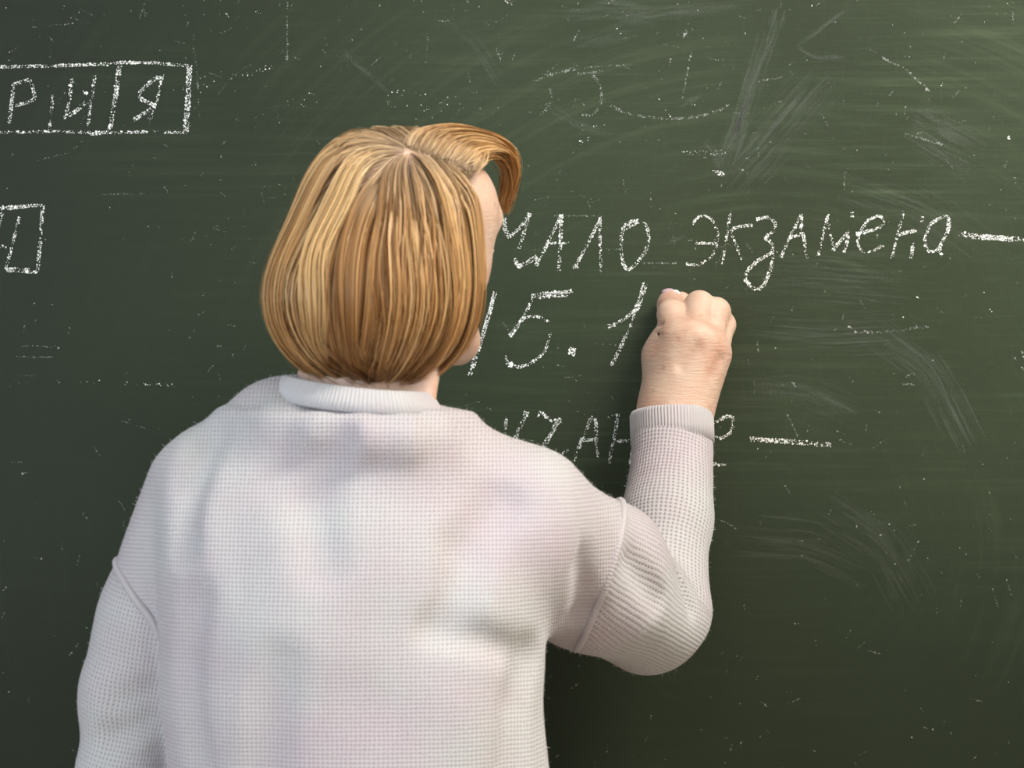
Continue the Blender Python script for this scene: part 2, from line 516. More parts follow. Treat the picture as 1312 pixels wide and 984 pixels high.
# ------------------------------------------------------------------ the room
X0, X1, Y0, Y1, H = -3.2, 3.4, -6.6, 0.05, 3.1
def st(name, c, s, mat, parent=None, bevel=0):
    o = box(name, c, s, mat, parent, bevel)
    if parent is None: o['kind'] = 'structure'
    return o
st('floor', ((X0 + X1) / 2, (Y0 + Y1) / 2, -0.05), (X1 - X0 + .3, Y1 - Y0 + .3, 0.1), MAT['floor'])
st('ceiling', ((X0 + X1) / 2, (Y0 + Y1) / 2, H + 0.05), (X1 - X0 + .3, Y1 - Y0 + .3, 0.1), MAT['ceil'])
st('wall_front', ((X0 + X1) / 2, Y1 + 0.05, H / 2), (X1 - X0 + .2, 0.1, H), MAT['wall'])
st('wall_back', ((X0 + X1) / 2, Y0 - 0.05, H / 2), (X1 - X0 + .2, 0.1, H), MAT['wall'])
st('wall_right', (X1 + 0.05, (Y0 + Y1) / 2, H / 2), (0.1, Y1 - Y0, H), MAT['wall'])
bm = bmesh.new()                                   # left wall with two window openings
ys_ = [Y0]
for wy, ww in sorted(WIN): ys_ += [wy - ww / 2, wy + ww / 2]
ys_.append(Y1)
for i in range(0, len(ys_), 2):
    box_bm(bm, (X0 - .05, (ys_[i] + ys_[i + 1]) / 2, H / 2), (0.1, ys_[i + 1] - ys_[i], H))
for wy, ww in WIN:
    box_bm(bm, (X0 - .05, wy, 0.5), (0.1, ww, 1.0)); box_bm(bm, (X0 - .05, wy, (2.5 + H) / 2), (0.1, ww, H - 2.5))
me = bpy.data.meshes.new('wall_left'); bm.to_mesh(me); bm.free()
tag(link('wall_left', me, MAT['wall']), kind='structure')
for i, (wy, ww) in enumerate(WIN):
    bm = bmesh.new()
    for dy in (-ww / 2 + .03, 0, ww / 2 - .03): box_bm(bm, (X0 - .05, wy + dy, 1.75), (0.06, 0.06, 1.5))
    for dz in (1.03, 2.47): box_bm(bm, (X0 - .05, wy, dz), (0.06, ww, 0.06))
    me = bpy.data.meshes.new('window'); bm.to_mesh(me); bm.free()
    tag(link('window_%d' % (i + 1), me, MAT['white']), kind='structure')
bm = bmesh.new(); box_bm(bm, ((X0 + X1) / 2, Y1 - 0.01, 0.05), (X1 - X0, 0.02, 0.1))
me = bpy.data.meshes.new('baseboard'); bm.to_mesh(me); bm.free()
tag(link('baseboard_front', me, MAT['wood']), kind='structure')

def lamp_material():
    m, nt, b = new_mat('lamp_diffuser')
    b.inputs['Base Color'].default_value = (0.9, 0.9, 0.88, 1)
    b.inputs['Emission Color'].default_value = (1.0, 0.95, 0.86, 1)
    b.inputs['Emission Strength'].default_value = 1.5
    return m
MAT['diffuser'] = lamp_material()
places = ['nearest to the chalkboard', 'in the middle of the right row', 'between the windows at the back of the room']
for i, (lx, ly) in enumerate(ADDED_LAMPS):
    r = empty('added_ceiling_lamp', (lx, ly, H))
    tag(r, 'added unseen long white ceiling lamp ' + places[i], 'lamp', 'added ceiling lamps')
    box('housing', (lx, ly, H - .03), (1.3, 0.62, 0.06), MAT['white'], r, 0.008)
    box('diffuser', (lx, ly, H - .068), (1.24, 0.56, 0.016), MAT['diffuser'], r, 0.004)
    a = area_light('added_lamp_light', (lx, ly, H - .08), (lx, ly, 0), 1.2, 0.54, LAMP_POWER[i], (1.0, 0.94, 0.84))
    a.parent = r; a.matrix_parent_inverse = r.matrix_basis.inverted()

# ------------------------------------------------------------------ chalkboard with its writing
BX0, BX1, BZ0, BZ1 = -1.75, 1.35, 0.84, 2.05
board = empty('chalkboard', ((BX0 + BX1) / 2, 0.03, BZ0))
tag(board, 'large green chalkboard with white Cyrillic chalk writing on the front wall', 'chalkboard')
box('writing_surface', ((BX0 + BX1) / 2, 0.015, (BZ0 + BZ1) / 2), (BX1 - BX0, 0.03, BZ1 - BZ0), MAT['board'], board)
for nm, c, s in (('frame', ((BX0 + BX1) / 2, 0.012, BZ1 + .015), (BX1 - BX0 + .06, 0.05, .03)), ('frame', ((BX0 + BX1) / 2, 0.012, BZ0 - .015), (BX1 - BX0 + .06, 0.05, .03)),
                 ('frame', (BX0 - .015, 0.012, (BZ0 + BZ1) / 2), (.03, 0.05, BZ1 - BZ0)), ('frame', (BX1 + .015, 0.012, (BZ0 + BZ1) / 2), (.03, 0.05, BZ1 - BZ0))):
    box(nm, c, s, MAT['alu'], board, 0.003)
bm = bmesh.new(); box_bm(bm, ((BX0 + BX1) / 2, -0.04, BZ0 - .035), (BX1 - BX0, 0.08, .012)); box_bm(bm, ((BX0 + BX1) / 2, -0.077, BZ0 - .022), (BX1 - BX0, 0.006, .02))
me = bpy.data.meshes.new('chalk_tray'); bm.to_mesh(me); bm.free(); link('chalk_tray', me, MAT['alu'], board)

def flecks(name, strokes, mat, lift=0.00035, label=None, grain=1.0, size=1.0):
    """strokes: list of (points in photo pixels on the board, width px, density, fleck px)"""
    V = []; Fq = []
    base = 0
    for pts, w, dens, fs in strokes:
        p = resample(pts, max(2, int(len(pts) * 6))) if len(pts) > 2 else np.asarray(pts, float)
        if len(pts) > 2:
            for _ in range(2): p[1:-1] = 0.5 * p[1:-1] + 0.25 * (p[:-2] + p[2:])
        d = np.r_[0, np.cumsum(np.linalg.norm(np.diff(p, axis=0), axis=1))]
        n = max(3, int(d[-1] * w * dens * grain))
        # uneven pressure along the stroke
        kk = max(3, int(d[-1] / 6)); pr = np.interp(np.linspace(0, kk - 1, 400), np.arange(kk), rng.uniform(0.12, 1.0, kk))
        cdf = np.cumsum(pr); cdf /= cdf[-1]
        t = np.interp(rng.uniform(0, 1, n), cdf, np.linspace(0, 1, 400)) * d[-1]
        cx = np.interp(t, d, p[:, 0]); cy = np.interp(t, d, p[:, 1])
        T = np.gradient(p, axis=0); T /= np.linalg.norm(T, axis=1, keepdims=True) + 1e-9
        tx = np.interp(t, d, T[:, 0]); ty = np.interp(t, d, T[:, 1])
        off = rng.uniform(-1, 1, n); off = np.sign(off) * np.abs(off) ** 0.75 * w * 0.5
        cx = cx - ty * off; cy = cy + tx * off
        r = size * fs * rng.lognormal(0, 0.5, n) * 0.58
        a0 = rng.uniform(0, 6.28, n)
        poly = []
        for k in range(5):
            a = a0 + k * 2 * np.pi / 5; rr = r * rng.uniform(0.5, 1.25, n)
            poly.append(np.stack([cx + rr * np.cos(a), cy + rr * np.sin(a)], 1))
        poly = np.stack(poly, 1)                      # n,5,2
        s = S(0)
        W = np.empty((n, 5, 3)); W[..., 0] = (poly[..., 0] - 656) * s; W[..., 2] = CAM_Z - (poly[..., 1] - 492) * s
        W[..., 1] = -lift - rng.uniform(0, 0.0003, n)[:, None]
        V.append(W.reshape(-1, 3)); Fq.append(base + np.arange(n * 5).reshape(n, 5)); base += n * 5
    me = mesh_np(name, np.vstack(V), np.vstack(Fq), smooth=False)
    o = link(name, me, mat, board)
    if label: o['label'] = label
    return o
def st_(pts, w=4.2, dens=0.62, fs=1.0): return (pts, w, dens, fs)

WRITING = [
 # crossword frame
 ('chalk_box', [st_([(-8,86),(65,84.5),(140,82)],4,.75), st_([(138,83),(150,80),(195,80.5),(243,84.5)],3.6,.8), st_([(243,84),(241,125),(238,171)],6.5,.7), st_([(-8,170),(65,168.5),(140,170.5)],3.2,.55), st_([(140,170),(190,169),(237,170)],3.2,.55),
                st_([(153,84),(148,125),(141,167)],6,.55), st_([(68,122),(65.5,145),(64,167)],3.5,.4)]),
 ('chalk_letter', [st_([(18,107),(15,132),(12,159)],4.5,.7), st_([(17,108),(39,101.5),(42,112),(45.5,126),(40,130),(20,135.5)],4,.7)]),
 ('chalk_letter', [st_([(92,100),(90,120),(85,149)],3.8,.6), st_([(82,151),(97,143),(110,131)],4.5,.7), st_([(106,117),(112,121)],3,.4), st_([(122,94),(120,110)],3.5,.6), st_([(120,112),(115,140),(113,162)],3.6,.5), st_([(112,168),(120,173),(136,168),(142,164)],4,.5)]),
 ('chalk_letter', [st_([(209,95),(203,122),(193.5,155)],3,.5), st_([(208,104),(207,99),(201,99),(186,111),(177,121),(182,128),(200,136)],4.6,.8), st_([(199,136),(185,145),(171,154)],4.6,.6)]),
 ('chalk_box', [st_([(-8,266),(20,265),(55,263)],3.5,.7), st_([(2,267),(34,265)],4.5,.7), st_([(55,263),(52,306),(48,350)],4.2,.65), st_([(6,344),(38,344.5)],2.4,.9), st_([(8,347),(48,349)],3.4,.7)]),
 ('chalk_letter', [st_([(25,278),(17,310),(8,343)],3.6,.6), st_([(3,273),(-3,290)],4.5,.8), st_([(-4,317),(4,315),(8,317)],3,.8)]),
 # first line
 ('chalk_letter', [st_([(645.5,279),(647,294),(653,304.5)],5.5,1.0), st_([(653,304.5),(666,292),(678.5,276)],4,.7), st_([(678.5,273),(673,292),(665,319)],4,.55), st_([(678.7,273),(677.5,278)],6,1.1)]),
 ('chalk_letter', [st_([(660,331),(662,338),(666,343)],4.5,.8), st_([(663,342),(674,338),(688,328)],5,.75), st_([(719,275),(706,303),(687,341)],3.8,.6), st_([(690,331),(687,341)],5,.7), st_([(719,275),(718,310),(716,347)],4.2,.6), st_([(719,275),(718.5,288)],4.5,1.0), st_([(700,312),(731,311)],3,.85)]),
 ('chalk_letter', [st_([(770,279),(755,308),(737,342)],3.8,.75), st_([(769,278),(768.5,310),(770.5,350)],3.6,.6), st_([(734,341),(741,342)],4.5,.8)]),
 ('chalk_letter', [st_([(817.5,282.7),(806,284),(799,290),(796,305),(795.6,320.5),(798,338),(805,347),(815,338),(827,323),(831,308),(831,296),(825,284)],3.8,.75), st_([(798,294),(808,288),(818,283)],6,.8)]),
 ('chalk_letter', [st_([(887.5,287),(893,279),(899.6,276),(911.7,279.6),(920,297),(918.6,314),(911.7,329.6),(894.5,340),(879,338)],2.8,.75), st_([(891,311.7),(918.6,311.7)],3.6,1.2)]),
 ('chalk_letter', [st_([(935.8,271),(931,303),(925.5,338)],3,.6), st_([(964,288.5),(950,290),(937.5,293.5),(936,298)],4,.85), st_([(936,297),(943,314),(951,332)],3,.5)]),
 ('chalk_letter', [st_([(969.5,281),(984,278),(994,285),(992.6,295),(979,305),(989,310.6),(990.5,322.7),(970,334.7),(957,347),(954,356),(960,366),(970,372.6),(980,364),(989,340),(990,322.7)],4,.85)]),
 ('chalk_letter', [st_([(1026,275),(1014,300),(1000.5,329)],3.4,.7), st_([(1026,275),(1029,300),(1034,331)],3.6,.7), st_([(1024,290),(1028,292)],5,.8), st_([(1011.6,304),(1030.5,299)],4,1.0)]),
 ('chalk_letter', [st_([(1060.5,275),(1055,300),(1047.7,328)],3,.6), st_([(1060,277),(1068,319)],2.4,.5), st_([(1066.7,321),(1085.6,298.6)],4,.9), st_([(1091.5,272),(1091.8,278)],3.4,.9), st_([(1088,295),(1082,324)],3.4,.65)]),
 ('chalk_letter', [st_([(1096,298.6),(1115,296),(1130,290),(1134,284),(1127,275.5),(1113,281),(1101,297),(1098,312),(1104.6,322.7),(1118,322),(1131.5,314)],3.2,.85), st_([(1097,299),(1118,295)],4,.9)]),
 ('chalk_letter', [st_([(1158,271),(1150,300),(1142.5,332)],3,.55), st_([(1148.7,302),(1162,297.5),(1174,295)],4,.9), st_([(1182,277),(1181,284)],3,.5), st_([(1170,311),(1167,331)],4,.7)]),
 ('chalk_letter', [st_([(1213,276),(1200,281),(1190.7,288),(1184,309),(1189,323),(1201,321),(1215,295),(1218,281),(1213,276)],3.4,.8), st_([(1216,280),(1214,297)],4.5,.8), st_([(1206,312),(1203,322),(1209,330)],4,.75)]),
 ('chalk_dash', [st_([(1227,300),(1270,303),(1325,308)],5,.4), st_([(1245,303.5),(1275,304.5),(1298,307)],6.5,1.0)]),
 # second line
 ('chalk_digit', [st_([(634.5,373),(620,425),(602,481)],5.2,.75), st_([(633,378),(627,402)],4,.8)]),
 ('chalk_digit', [st_([(681,379),(690,378.5)],5,1.0), st_([(689,379),(728,376)],8,.85), st_([(724,374.5),(735,372.5)],4.5,.6), st_([(683,380),(677,394),(670,408)],3,.6), st_([(670,408),(653,431)],5.2,.9), st_([(670,408),(680,405),(691,406),(703,413)],3.0,.7), st_([(705,426),(699,450),(683,464),(666,470.5),(650.5,468)],3.6,.7), st_([(647.5,456),(650.5,467)],3.8,1.0)]),
 ('chalk_dot', [st_([(729,449),(738,452)],9.5,.9,1.2)]),
 ('chalk_digit', [st_([(827,361),(822,381),(815,396)],6.8,.75), st_([(815,396),(800,409),(786,416)],3.6,.8), st_([(788,416),(779,418)],4.5,1.2), st_([(815,396),(809,415),(802,432)],3,.5), st_([(802,430),(793,450),(783,468)],4.4,.75)]),
 # third line
 ('chalk_letter', [st_([(649,535),(645.5,562)],3.6,.7), st_([(675,527),(673,532)],7,1.0), st_([(675,528),(666,548),(659,565)],5,.4)]),
 ('chalk_letter', [st_([(688,535.5),(692,527),(707,540),(718,535.5)],3,.9), st_([(718,536),(709,550),(696,573)],5.6,.75), st_([(728.6,576),(713,588)],3.2,.45)]),
 ('chalk_letter', [st_([(758.5,533),(747,560),(734,592)],4.2,.45), st_([(763,535),(764,560),(766,588)],4,.6), st_([(743.5,564.5),(763,563)],4,1.1)]),
 ('chalk_letter', [st_([(792,531),(787,560),(780,594)],3.8,.5), st_([(777,536),(792,530)],2,.4), st_([(788,564.5),(806,565)],3.6,1.0), st_([(818,530),(812,565),(807.5,594)],4,.6)]),
 ('chalk_letter', [st_([(909,546),(930,533.4),(938,533.5)],3.6,.8), st_([(938,533.5),(940,545),(935,556),(926,561),(908,560)],3.6,.75)]),
 ('chalk_dash', [st_([(905,594),(931,595.5)],3,.8)]),
 ('chalk_dash', [st_([(960,562.5),(1010,565.5),(1066,570.5)],6,.5), st_([(962,562),(1002,565)],4,.6)]),
 ('chalk_mark', [st_([(594,531),(602,532.5)],3,.6), st_([(602,532),(613,533)],2,.4)]),
]
for nm, ss in WRITING:
    flecks(nm, ss, MAT['chalk'], grain=0.95, size=.82)

# rubbed-out remains and scratches
def arc(cx, cy, rx, ry, a0, a1, n=12):
    a = np.radians(np.linspace(a0, a1, n)); return list(zip(cx + rx * np.cos(a), cy + ry * np.sin(a)))
faint = [st_([(368,0),(368,79)],1.6,.8,.6), st_([(367.6,72),(368,80)],2.6,.8,.8), st_([(710,276.6),(770,276.6)],1.3,1.1,.6), st_([(822,337),(866,337.5)],1.3,1.1,.6), st_([(775,319),(796,319)],1.3,1.0,.6),
  st_([(247,40),(253,100),(256,160)],1.6,.3,.7), st_([(131,249),(185,248)],1.2,.8,.6), st_([(1008,530),(1022,559)],1.4,1.0,.6), st_([(1160,171),(1208,186)],2.2,.8,.7), st_([(1222,30),(1229,22)],2,.8,.8),
  st_(arc(858,118,88,34,30,150),3.0,.5,.8), st_([(1126,72),(1160,88),(1192,118)],2.6,.45,.8), st_([(705,95),(760,85),(812,83)],2.5,.35,.8), st_([(740,95),(775,91)],2.5,.8,.8), st_(arc(752,122,19,26,-70,110),3,.5,.8),
  st_([(886,64),(874,128)],1.4,.5,.7), st_([(875,48),(880,40)],2.2,.9,.8), st_([(1090,424),(1130,426),(1190,418)],2.6,.3,.8), st_([(1156,492),(1172,492.5)],2,.9,.8), st_([(1160,483),(1170,478)],1.8,.8,.7), st_([(970,437),(972,452)],1.6,.8,.7), st_([(1015,489),(1019,496)],1.8,1.0,.8), st_([(1005,622),(1012,632)],1.6,.8,.7),
  st_([(24,444),(50,443),(78,447)],1.3,.7,.6), st_([(18,456.5),(68,458)],1.4,.7,.6), st_([(278,444),(284,443)],2,1.2,.8), st_([(1112,834),(1130,838)],1.6,.6,.7), st_([(680,105),(735,87)],2,.4,.8), st_(arc(690,122,16,24,-20,110),3,.35,.8),
  st_([(742,38),(735,53)],1.4,.8,.7), st_([(636,62),(642,78)],2,.6,.8), st_([(730,244),(758,256)],1.4,.3,.7), st_([(655,430),(644,412)],1.2,.6,.6), st_([(900,202),(930,195)],2.2,.35,.8), st_([(880,195),(925,193)],3,.25,.8), st_([(970,105),(1003,98)],2,.5,.8), st_([(1086,418),(1092,420)],2.2,1.2,.9), st_([(760,440),(800,443)],1,.3,.6)]
tag(flecks('chalk_remnant', faint, MAT['faint']), kind='stuff')
bright = [st_([(910,218),(928,222)],3.2,.3,1.4), st_([(919,221),(929,225)],4.5,.5,1.5), st_([(1291.5,177),(1294,176)],3.6,1.2,1.6), st_([(285,21),(300,18)],5,.08,.9), st_([(318,17),(334,15)],4,.1,1.0), st_([(310,97),(350,85)],7,.1,.9), st_([(495,125),(600,138)],24,.018,.9), st_([(395,122),(408,128)],10,.06,.9),
   st_([(1212,105),(1192,118)],2.5,.12,1), st_([(742,183),(758,177)],5,.25,1.1), st_([(735,170),(775,160)],6,.05,.9), st_([(872,195),(918,197)],5,.12,.8), st_([(70,488),(150,490)],4,.03,.9), st_([(160,491),(225,494)],3.4,.16,.9), st_([(20,490),(55,490)],6,.03,.7), st_([(650,0),(655,12)],6,.2,.9), st_([(876,44),(882,46)],3,.4,1.0), st_([(250,92),(278,112)],14,.015,1.0), st_([(1154,405),(1157,407)],2.5,.5,1.1), st_([(1173,380),(1177,381)],2,.5,1.0), st_([(1268,397),(1272,399)],2,.5,1.0), st_([(880,130),(908,135)],8,.03,.8), st_([(840,115),(862,150)],8,.03,.8)]
tag(flecks('chalk_speck', bright, MAT['chalk'], grain=.7, size=.8), kind='stuff')
# fine random scratches and dust all over
fine = []
for _ in range(650):
    x = rng.uniform(230, 1312) if rng.uniform() < .86 else rng.uniform(0, 300)
    y = rng.uniform(0, 1) ** 1.35 * 984
    L = rng.lognormal(2.1, .6); a = rng.choice([rng.normal(0.2, .4), rng.normal(1.5, .3), rng.normal(-.9, .4)])
    fine.append(st_([(x, y), (x + L * math.cos(a), y + L * math.sin(a))], 1.3, rng.uniform(.3, .8), .55))
tag(flecks('chalk_scratches', fine, MAT['faint']), kind='stuff')
dots = []
for _ in range(170):
    x = rng.uniform(0, 1312); y = rng.uniform(0, 1) ** 1.9 * 984
    dots.append(st_([(x, y), (x + 1.2, y + .8)], 1.6, .25, rng.uniform(.28, .52)))
tag(flecks('chalk_dust', dots, MAT['chalk']), kind='stuff')
# broad ghosts of wiped strokes
ghost = []
def sweep(pts, w, n, width=2.6):
    n = int(n * 1.6)
    """a wiped stroke: a bundle of thin, broken, nearly parallel lines"""
    p = resample(pts, 24)
    if len(pts) > 2:
        for _ in range(4): p[1:-1] = .5 * p[1:-1] + .25 * (p[:-2] + p[2:])
    T = np.gradient(p, axis=0); T /= np.linalg.norm(T, axis=1, keepdims=True); Nn = np.stack([-T[:, 1], T[:, 0]], 1)
    for _ in range(n):
        o = np.clip(rng.normal(0, .28), -.55, .55) * w; a0 = rng.uniform(0, .75); a1 = min(1, a0 + rng.uniform(.1, .5))
        i0, i1 = int(a0 * 23), max(int(a0 * 23) + 2, int(a1 * 23))
        ghost.append((p[i0:i1 + 1] + Nn[i0:i1 + 1] * o, width * rng.uniform(.5, 1.6)))
sweep([(985,40),(965,100),(945,160),(925,215)],26,60); sweep([(1000,10),(990,40),(975,80)],18,30); sweep([(1020,60),(1045,74),(1085,72)],5,20); sweep([(1020,60),(1085,12)],5,14)
sweep([(930,240),(985,180),(1060,95)],60,70); sweep([(870,138),(900,122)],5,14); sweep([(770,28),(860,14),(950,8)],16,24); sweep([(730,60),(820,36)],18,20); sweep([(1165,140),(1265,195)],40,46); sweep([(1160,170),(1250,225)],30,30)
sweep([(960,500),(1030,500),(1100,530)],34,40); sweep([(1120,420),(1190,470),(1245,580)],44,60); sweep([(880,300),(850,315)],5,10); sweep([(700,130),(740,160),(790,170)],12,16); sweep([(900,180),(925,215)],14,16); sweep([(940,350),(1050,352),(1170,362)],60,50); sweep([(960,420),(1060,430),(1160,424)],50,40)
sweep([(1050,640),(1130,690),(1180,780)],70,40); sweep([(940,690),(1040,700),(1130,740)],60,26); sweep([(720,20),(780,12),(850,25)],30,30); sweep([(1060,230),(1180,270),(1260,330)],60,36); sweep([(560,20),(610,60),(640,110)],20,16); sweep([(430,60),(470,90),(500,120)],14,14)
GV = []; GF = []; gb = 0
for p, wd_ in ghost:
    n_ = len(p); T = np.gradient(p, axis=0); T /= np.linalg.norm(T, axis=1, keepdims=True) + 1e-9; Nn = np.stack([-T[:, 1], T[:, 0]], 1)
    ww_ = (wd_ * .5 * np.sin(np.linspace(.15, np.pi - .15, n_)))[:, None]
    q = np.stack([p - Nn * ww_, p + Nn * ww_], 1)
    W = np.empty((n_, 2, 3)); W[..., 0] = (q[..., 0] - 656) * S(0); W[..., 2] = CAM_Z - (q[..., 1] - 492) * S(0); W[..., 1] = -.00012 - rng.uniform(0, .0001)
    GV.append(W.reshape(-1, 3)); i = np.arange(n_ - 1)[:, None] * 2; GF.append(gb + np.hstack([i, i + 1, i + 3, i + 2])); gb += 2 * n_
tag(link('wiped_chalk', mesh_np('wiped_chalk', np.vstack(GV), np.vstack(GF), False), MAT['ghost'], board), kind='stuff')

# ------------------------------------------------------------------ the person
person = empty('person', P(460, 492, -0.44) * np.array([1, 1, 0]))
tag(person, 'person with a blond bob in a white knitted sweater writing on the chalkboard', 'person')

TH = math.radians(36)
hf = np.array([math.sin(TH), math.cos(TH), 0]); hr = np.array([math.cos(TH), -math.sin(TH), 0]); hu = np.array([0, 0, 1.0])
HR = np.array([hr, hf, hu])
HC = P(514, 312, -0.41)
def Hl(s, q, h): return HC + hr * s + hf * q + hu * h
def C_(a, b, sq=None):
    """capsule from (px,py,y,r px) to (px,py,y,r px)"""
    return Cone(P(*a[:3]), P(*b[:3]), a[3] * S(a[2]), b[3] * S(b[2]), sq)

# ---- body
bf = Field(axis((-.47, -.33, .003), (-.33, -.22, .006), (-.22, .02, .003), (.02, .115, .005), (.115, .26, .0014)),
           axis((-.64, -.56, .006), (-.56, -.27, .003), (-.27, -.125, .004), (-.125, -.004, .0014)),
           axis((0.03, .64, .012), (.64, .87, .003), (.87, 1.29, .006), (1.29, 1.475, .0014), (1.475, 1.63, .003)))
# legs, trunk and left arm (inside the clothes)
hip = P(460, 1290, -.44)
for sx in (-1, 1):
    hx = hip[0] + sx * .085
    bf.group([Cone((hx, -.44, .80), (hx + sx * .005, -.445, .46), .072, .05), Cone((hx + sx * .005, -.445, .46), (hx + sx * .01, -.43, .09), .05, .035), Cone((hx + sx * .01, -.44, .07), (hx + sx * .03, -.30, .06), .03, .024)], .03, .03)
tz = [P(0, v, -.44)[2] for v in (1330, 1200, 1050, 900, 760, 650, 575)]
bf.group([Stack(tz, [P(460, 0, -.44)[0]] * 7, [-.44] * 7, [.155, .155, .145, .145, .15, .13, .07], [.10, .10, .095, .095, .09, .07, .035])], 0, .04)
bf.group([C_((400, 575, -.42, 30), (275, 625, -.41, 36)), C_((275, 630, -.41, 38), (190, 850, -.388, 36)), C_((190, 850, -.388, 36), (155, 1160, -.37, 28))], .02, .04)
bf.group([C_((510, 575, -.42, 35), (650, 650, -.42, 48)), C_((655, 660, -.41, 52), (842, 782, -.205, 44)), C_((844, 775, -.2, 42), (864, 560, -.098, 38))], .02, .04)
# left hand hanging
lw = P(155, 1160, -.37)
def LHp(dx, dy, dz): return lw + np.array([dx, dy, dz])
bf.group([Cone(lw, LHp(0, .01, -.09), .024, .028, (np.array([1., 0, 0]), 1.5))], 0, .02)
for i, (dy, L) in enumerate(((.032, .072), (.012, .08), (-.008, .074), (-.026, .06))):
    a0 = LHp(0, .01 + dy * .9, -.088); a1 = a0 + np.array([.006, .002, -L * .5]); a2 = a1 + np.array([.018, .004, -L * .42])
    bf.group([Cone(a0, a1, .0098, .009), Cone(a1, a2, .009, .0075)], .004, .006)
bf.group([Cone(LHp(.005, .028, -.03), LHp(.022, .05, -.07), .014, .0105), Cone(LHp(.022, .05, -.07), LHp(.028, .054, -.10), .0105, .0085)], .004, .012)
# neck and head
bf.group([C_((458, 560, -.425, 62), (466, 500, -.425, 76)), C_((466, 500, -.425, 78), (502, 410, -.412, 68))], .03, .045)
bf.group([C_((545, 520, -.47, 12), (556, 440, -.455, 14))], .01, .02)      # tendon at the side of the neck
head = [Ell(Hl(0, -.006, .022), (.077, .100, .082), HR), Ell(Hl(0, .030, -.045), (.054, .060, .066), HR), Ell(Hl(0, .055, .035), (.058, .042, .05), HR)]
bf.group(head, .035, .03)
bf.group([Cone(Hl(-.011, .072, -.097), Hl(.011, .072, -.097), .016, .016)], .01, .025)
for sg in (-1, 1):
    bf.group([Ell(Hl(sg * .032, .052, -.022), (.021, .022, .024), HR)], 0, .02)
    bf.group([Cone(Hl(sg * .014, .096, .024), Hl(sg * .046, .083, .026), .0085, .008)], 0, .014)
    bf.group([Ell(Hl(sg * .031, .107, .004), (.017, .016, .012), HR)], 0, .008, op='sub')
    bf.group([Ell(Hl(sg * .070, -.008, -.014), (.010, .018, .030), HR)], 0, .006)
    bf.group([Cone(Hl(sg * .056, -.004, -.058), Hl(sg * .026, .062, -.092), .015, .013)], 0, .02)   # jaw line
bf.group([Cone(Hl(0, .094, .014), Hl(0, .113, -.026), .007, .0105), Ell(Hl(-.011, .105, -.03), (.008, .010, .007), HR), Ell(Hl(.011, .105, -.03), (.008, .010, .007), HR)], .006, .010)
bf.group([Ell(Hl(0, .092, -.056), (.022, .010, .0065), HR), Ell(Hl(0, .090, -.068), (.020, .010, .007), HR)], .002, .006)
# right hand, a loose fist holding the chalk, back of the hand to the room
bk = np.array([0, 1.0, 0])
palm = [C_((865, 610, -.108, 37), (866, 532, -.088, 38)),
        C_((853, 528, -.085, 28), (868, 432, -.093, 22)), C_((866, 528, -.09, 29), (892, 433, -.097, 21)),
        C_((876, 526, -.086, 27), (911, 443, -.09, 19)), C_((884, 522, -.082, 23), (918, 456, -.080, 17)),
        C_((850, 520, -.076, 26), (847, 456, -.068, 20)), C_((880, 480, -.066, 30), (880, 440, -.055, 24)), C_((849, 455, -.072, 19), (860, 420, -.074, 16))]
bf.group(palm, .022, .02)
fingers = [
    [(868, 428, -.090, 20), (861, 403, -.066, 17.5), (859.5, 391, -.038, 16), (857.5, 385.5, -.019, 14)],          # index, along the chalk
    [(891, 428, -.092, 20), (896, 392, -.061, 18), (891, 396, -.036, 15), (886, 412, -.030, 13)],
    [(909, 438, -.088, 18), (917, 400, -.058, 17.5), (911, 406, -.034, 14), (902, 420, -.030, 12)],
    [(919, 450, -.080, 16), (926, 416, -.052, 15), (921, 425, -.031, 12.5), (910, 436, -.030, 11.5)]]
for fg in fingers:
    bf.group([C_(fg[i], fg[i + 1]) for i in range(3)], .008, .0032)
thumb = [(852, 490, -.060, 20), (862, 440, -.038, 16), (870, 405, -.030, 13.5), (873, 386, -.022, 12.5)]
bf.group([C_(thumb[i], thumb[i + 1]) for i in range(3)], .006, .003)
# small creases at the thumb root and between the tendons
bf.group([C_((836, 417, -.070, 3.0), (848, 415, -.092, 2.0))], 0, .004, op='sub')
bf.group([C_((838, 427, -.075, 1.8), (846, 429, -.094, 1.6))], 0, .003, op='sub')
bf.group([C_((926, 462, -.108, 5), (918, 482, -.112, 4))], 0, .008, op='sub')
bf.group([C_((872, 468, -.118, 3), (893, 447, -.120, 4))], 0, .010, op='sub')
V, Fq = bf.surface(2)
body = link('body', mesh_np('body', V, Fq), MAT['skin'], person)
del bf
# nails, eyes, brows, lips
def ell_mesh(name, c, rad, R, mat, parent, seg=14):
    bm = bmesh.new(); bmesh.ops.create_uvsphere(bm, u_segments=seg, v_segments=seg // 2 + 1, radius=1)
    me = bpy.data.meshes.new(name); bm.to_mesh(me); bm.free()
    n = len(me.vertices); v = np.zeros(n * 3, np.float32); me.vertices.foreach_get('co', v); v = v.reshape(-1, 3)
    w = np.asarray(c) + (v * np.asarray(rad)) @ np.asarray(R)
    me.vertices.foreach_set('co', np.ascontiguousarray(w, np.float32).ravel()); me.polygons.foreach_set('use_smooth', np.ones(len(me.polygons), bool)); me.update()
    return link(name, me, mat, parent)
td = P(857.5, 385, -.019) - P(859, 388, -.036); td /= np.linalg.norm(td)
nx_ = np.array([1.0, 0, .15]); nn = np.cross(nx_, td); nn /= np.linalg.norm(nn); nx_ = np.cross(td, nn)
if nn[2] < 0: nn = -nn
ell_mesh('fingernail', P(855.5, 373.2, -.024), (.0070, .0080, .0030), [nx_, td, nn], MAT['nail'], person)
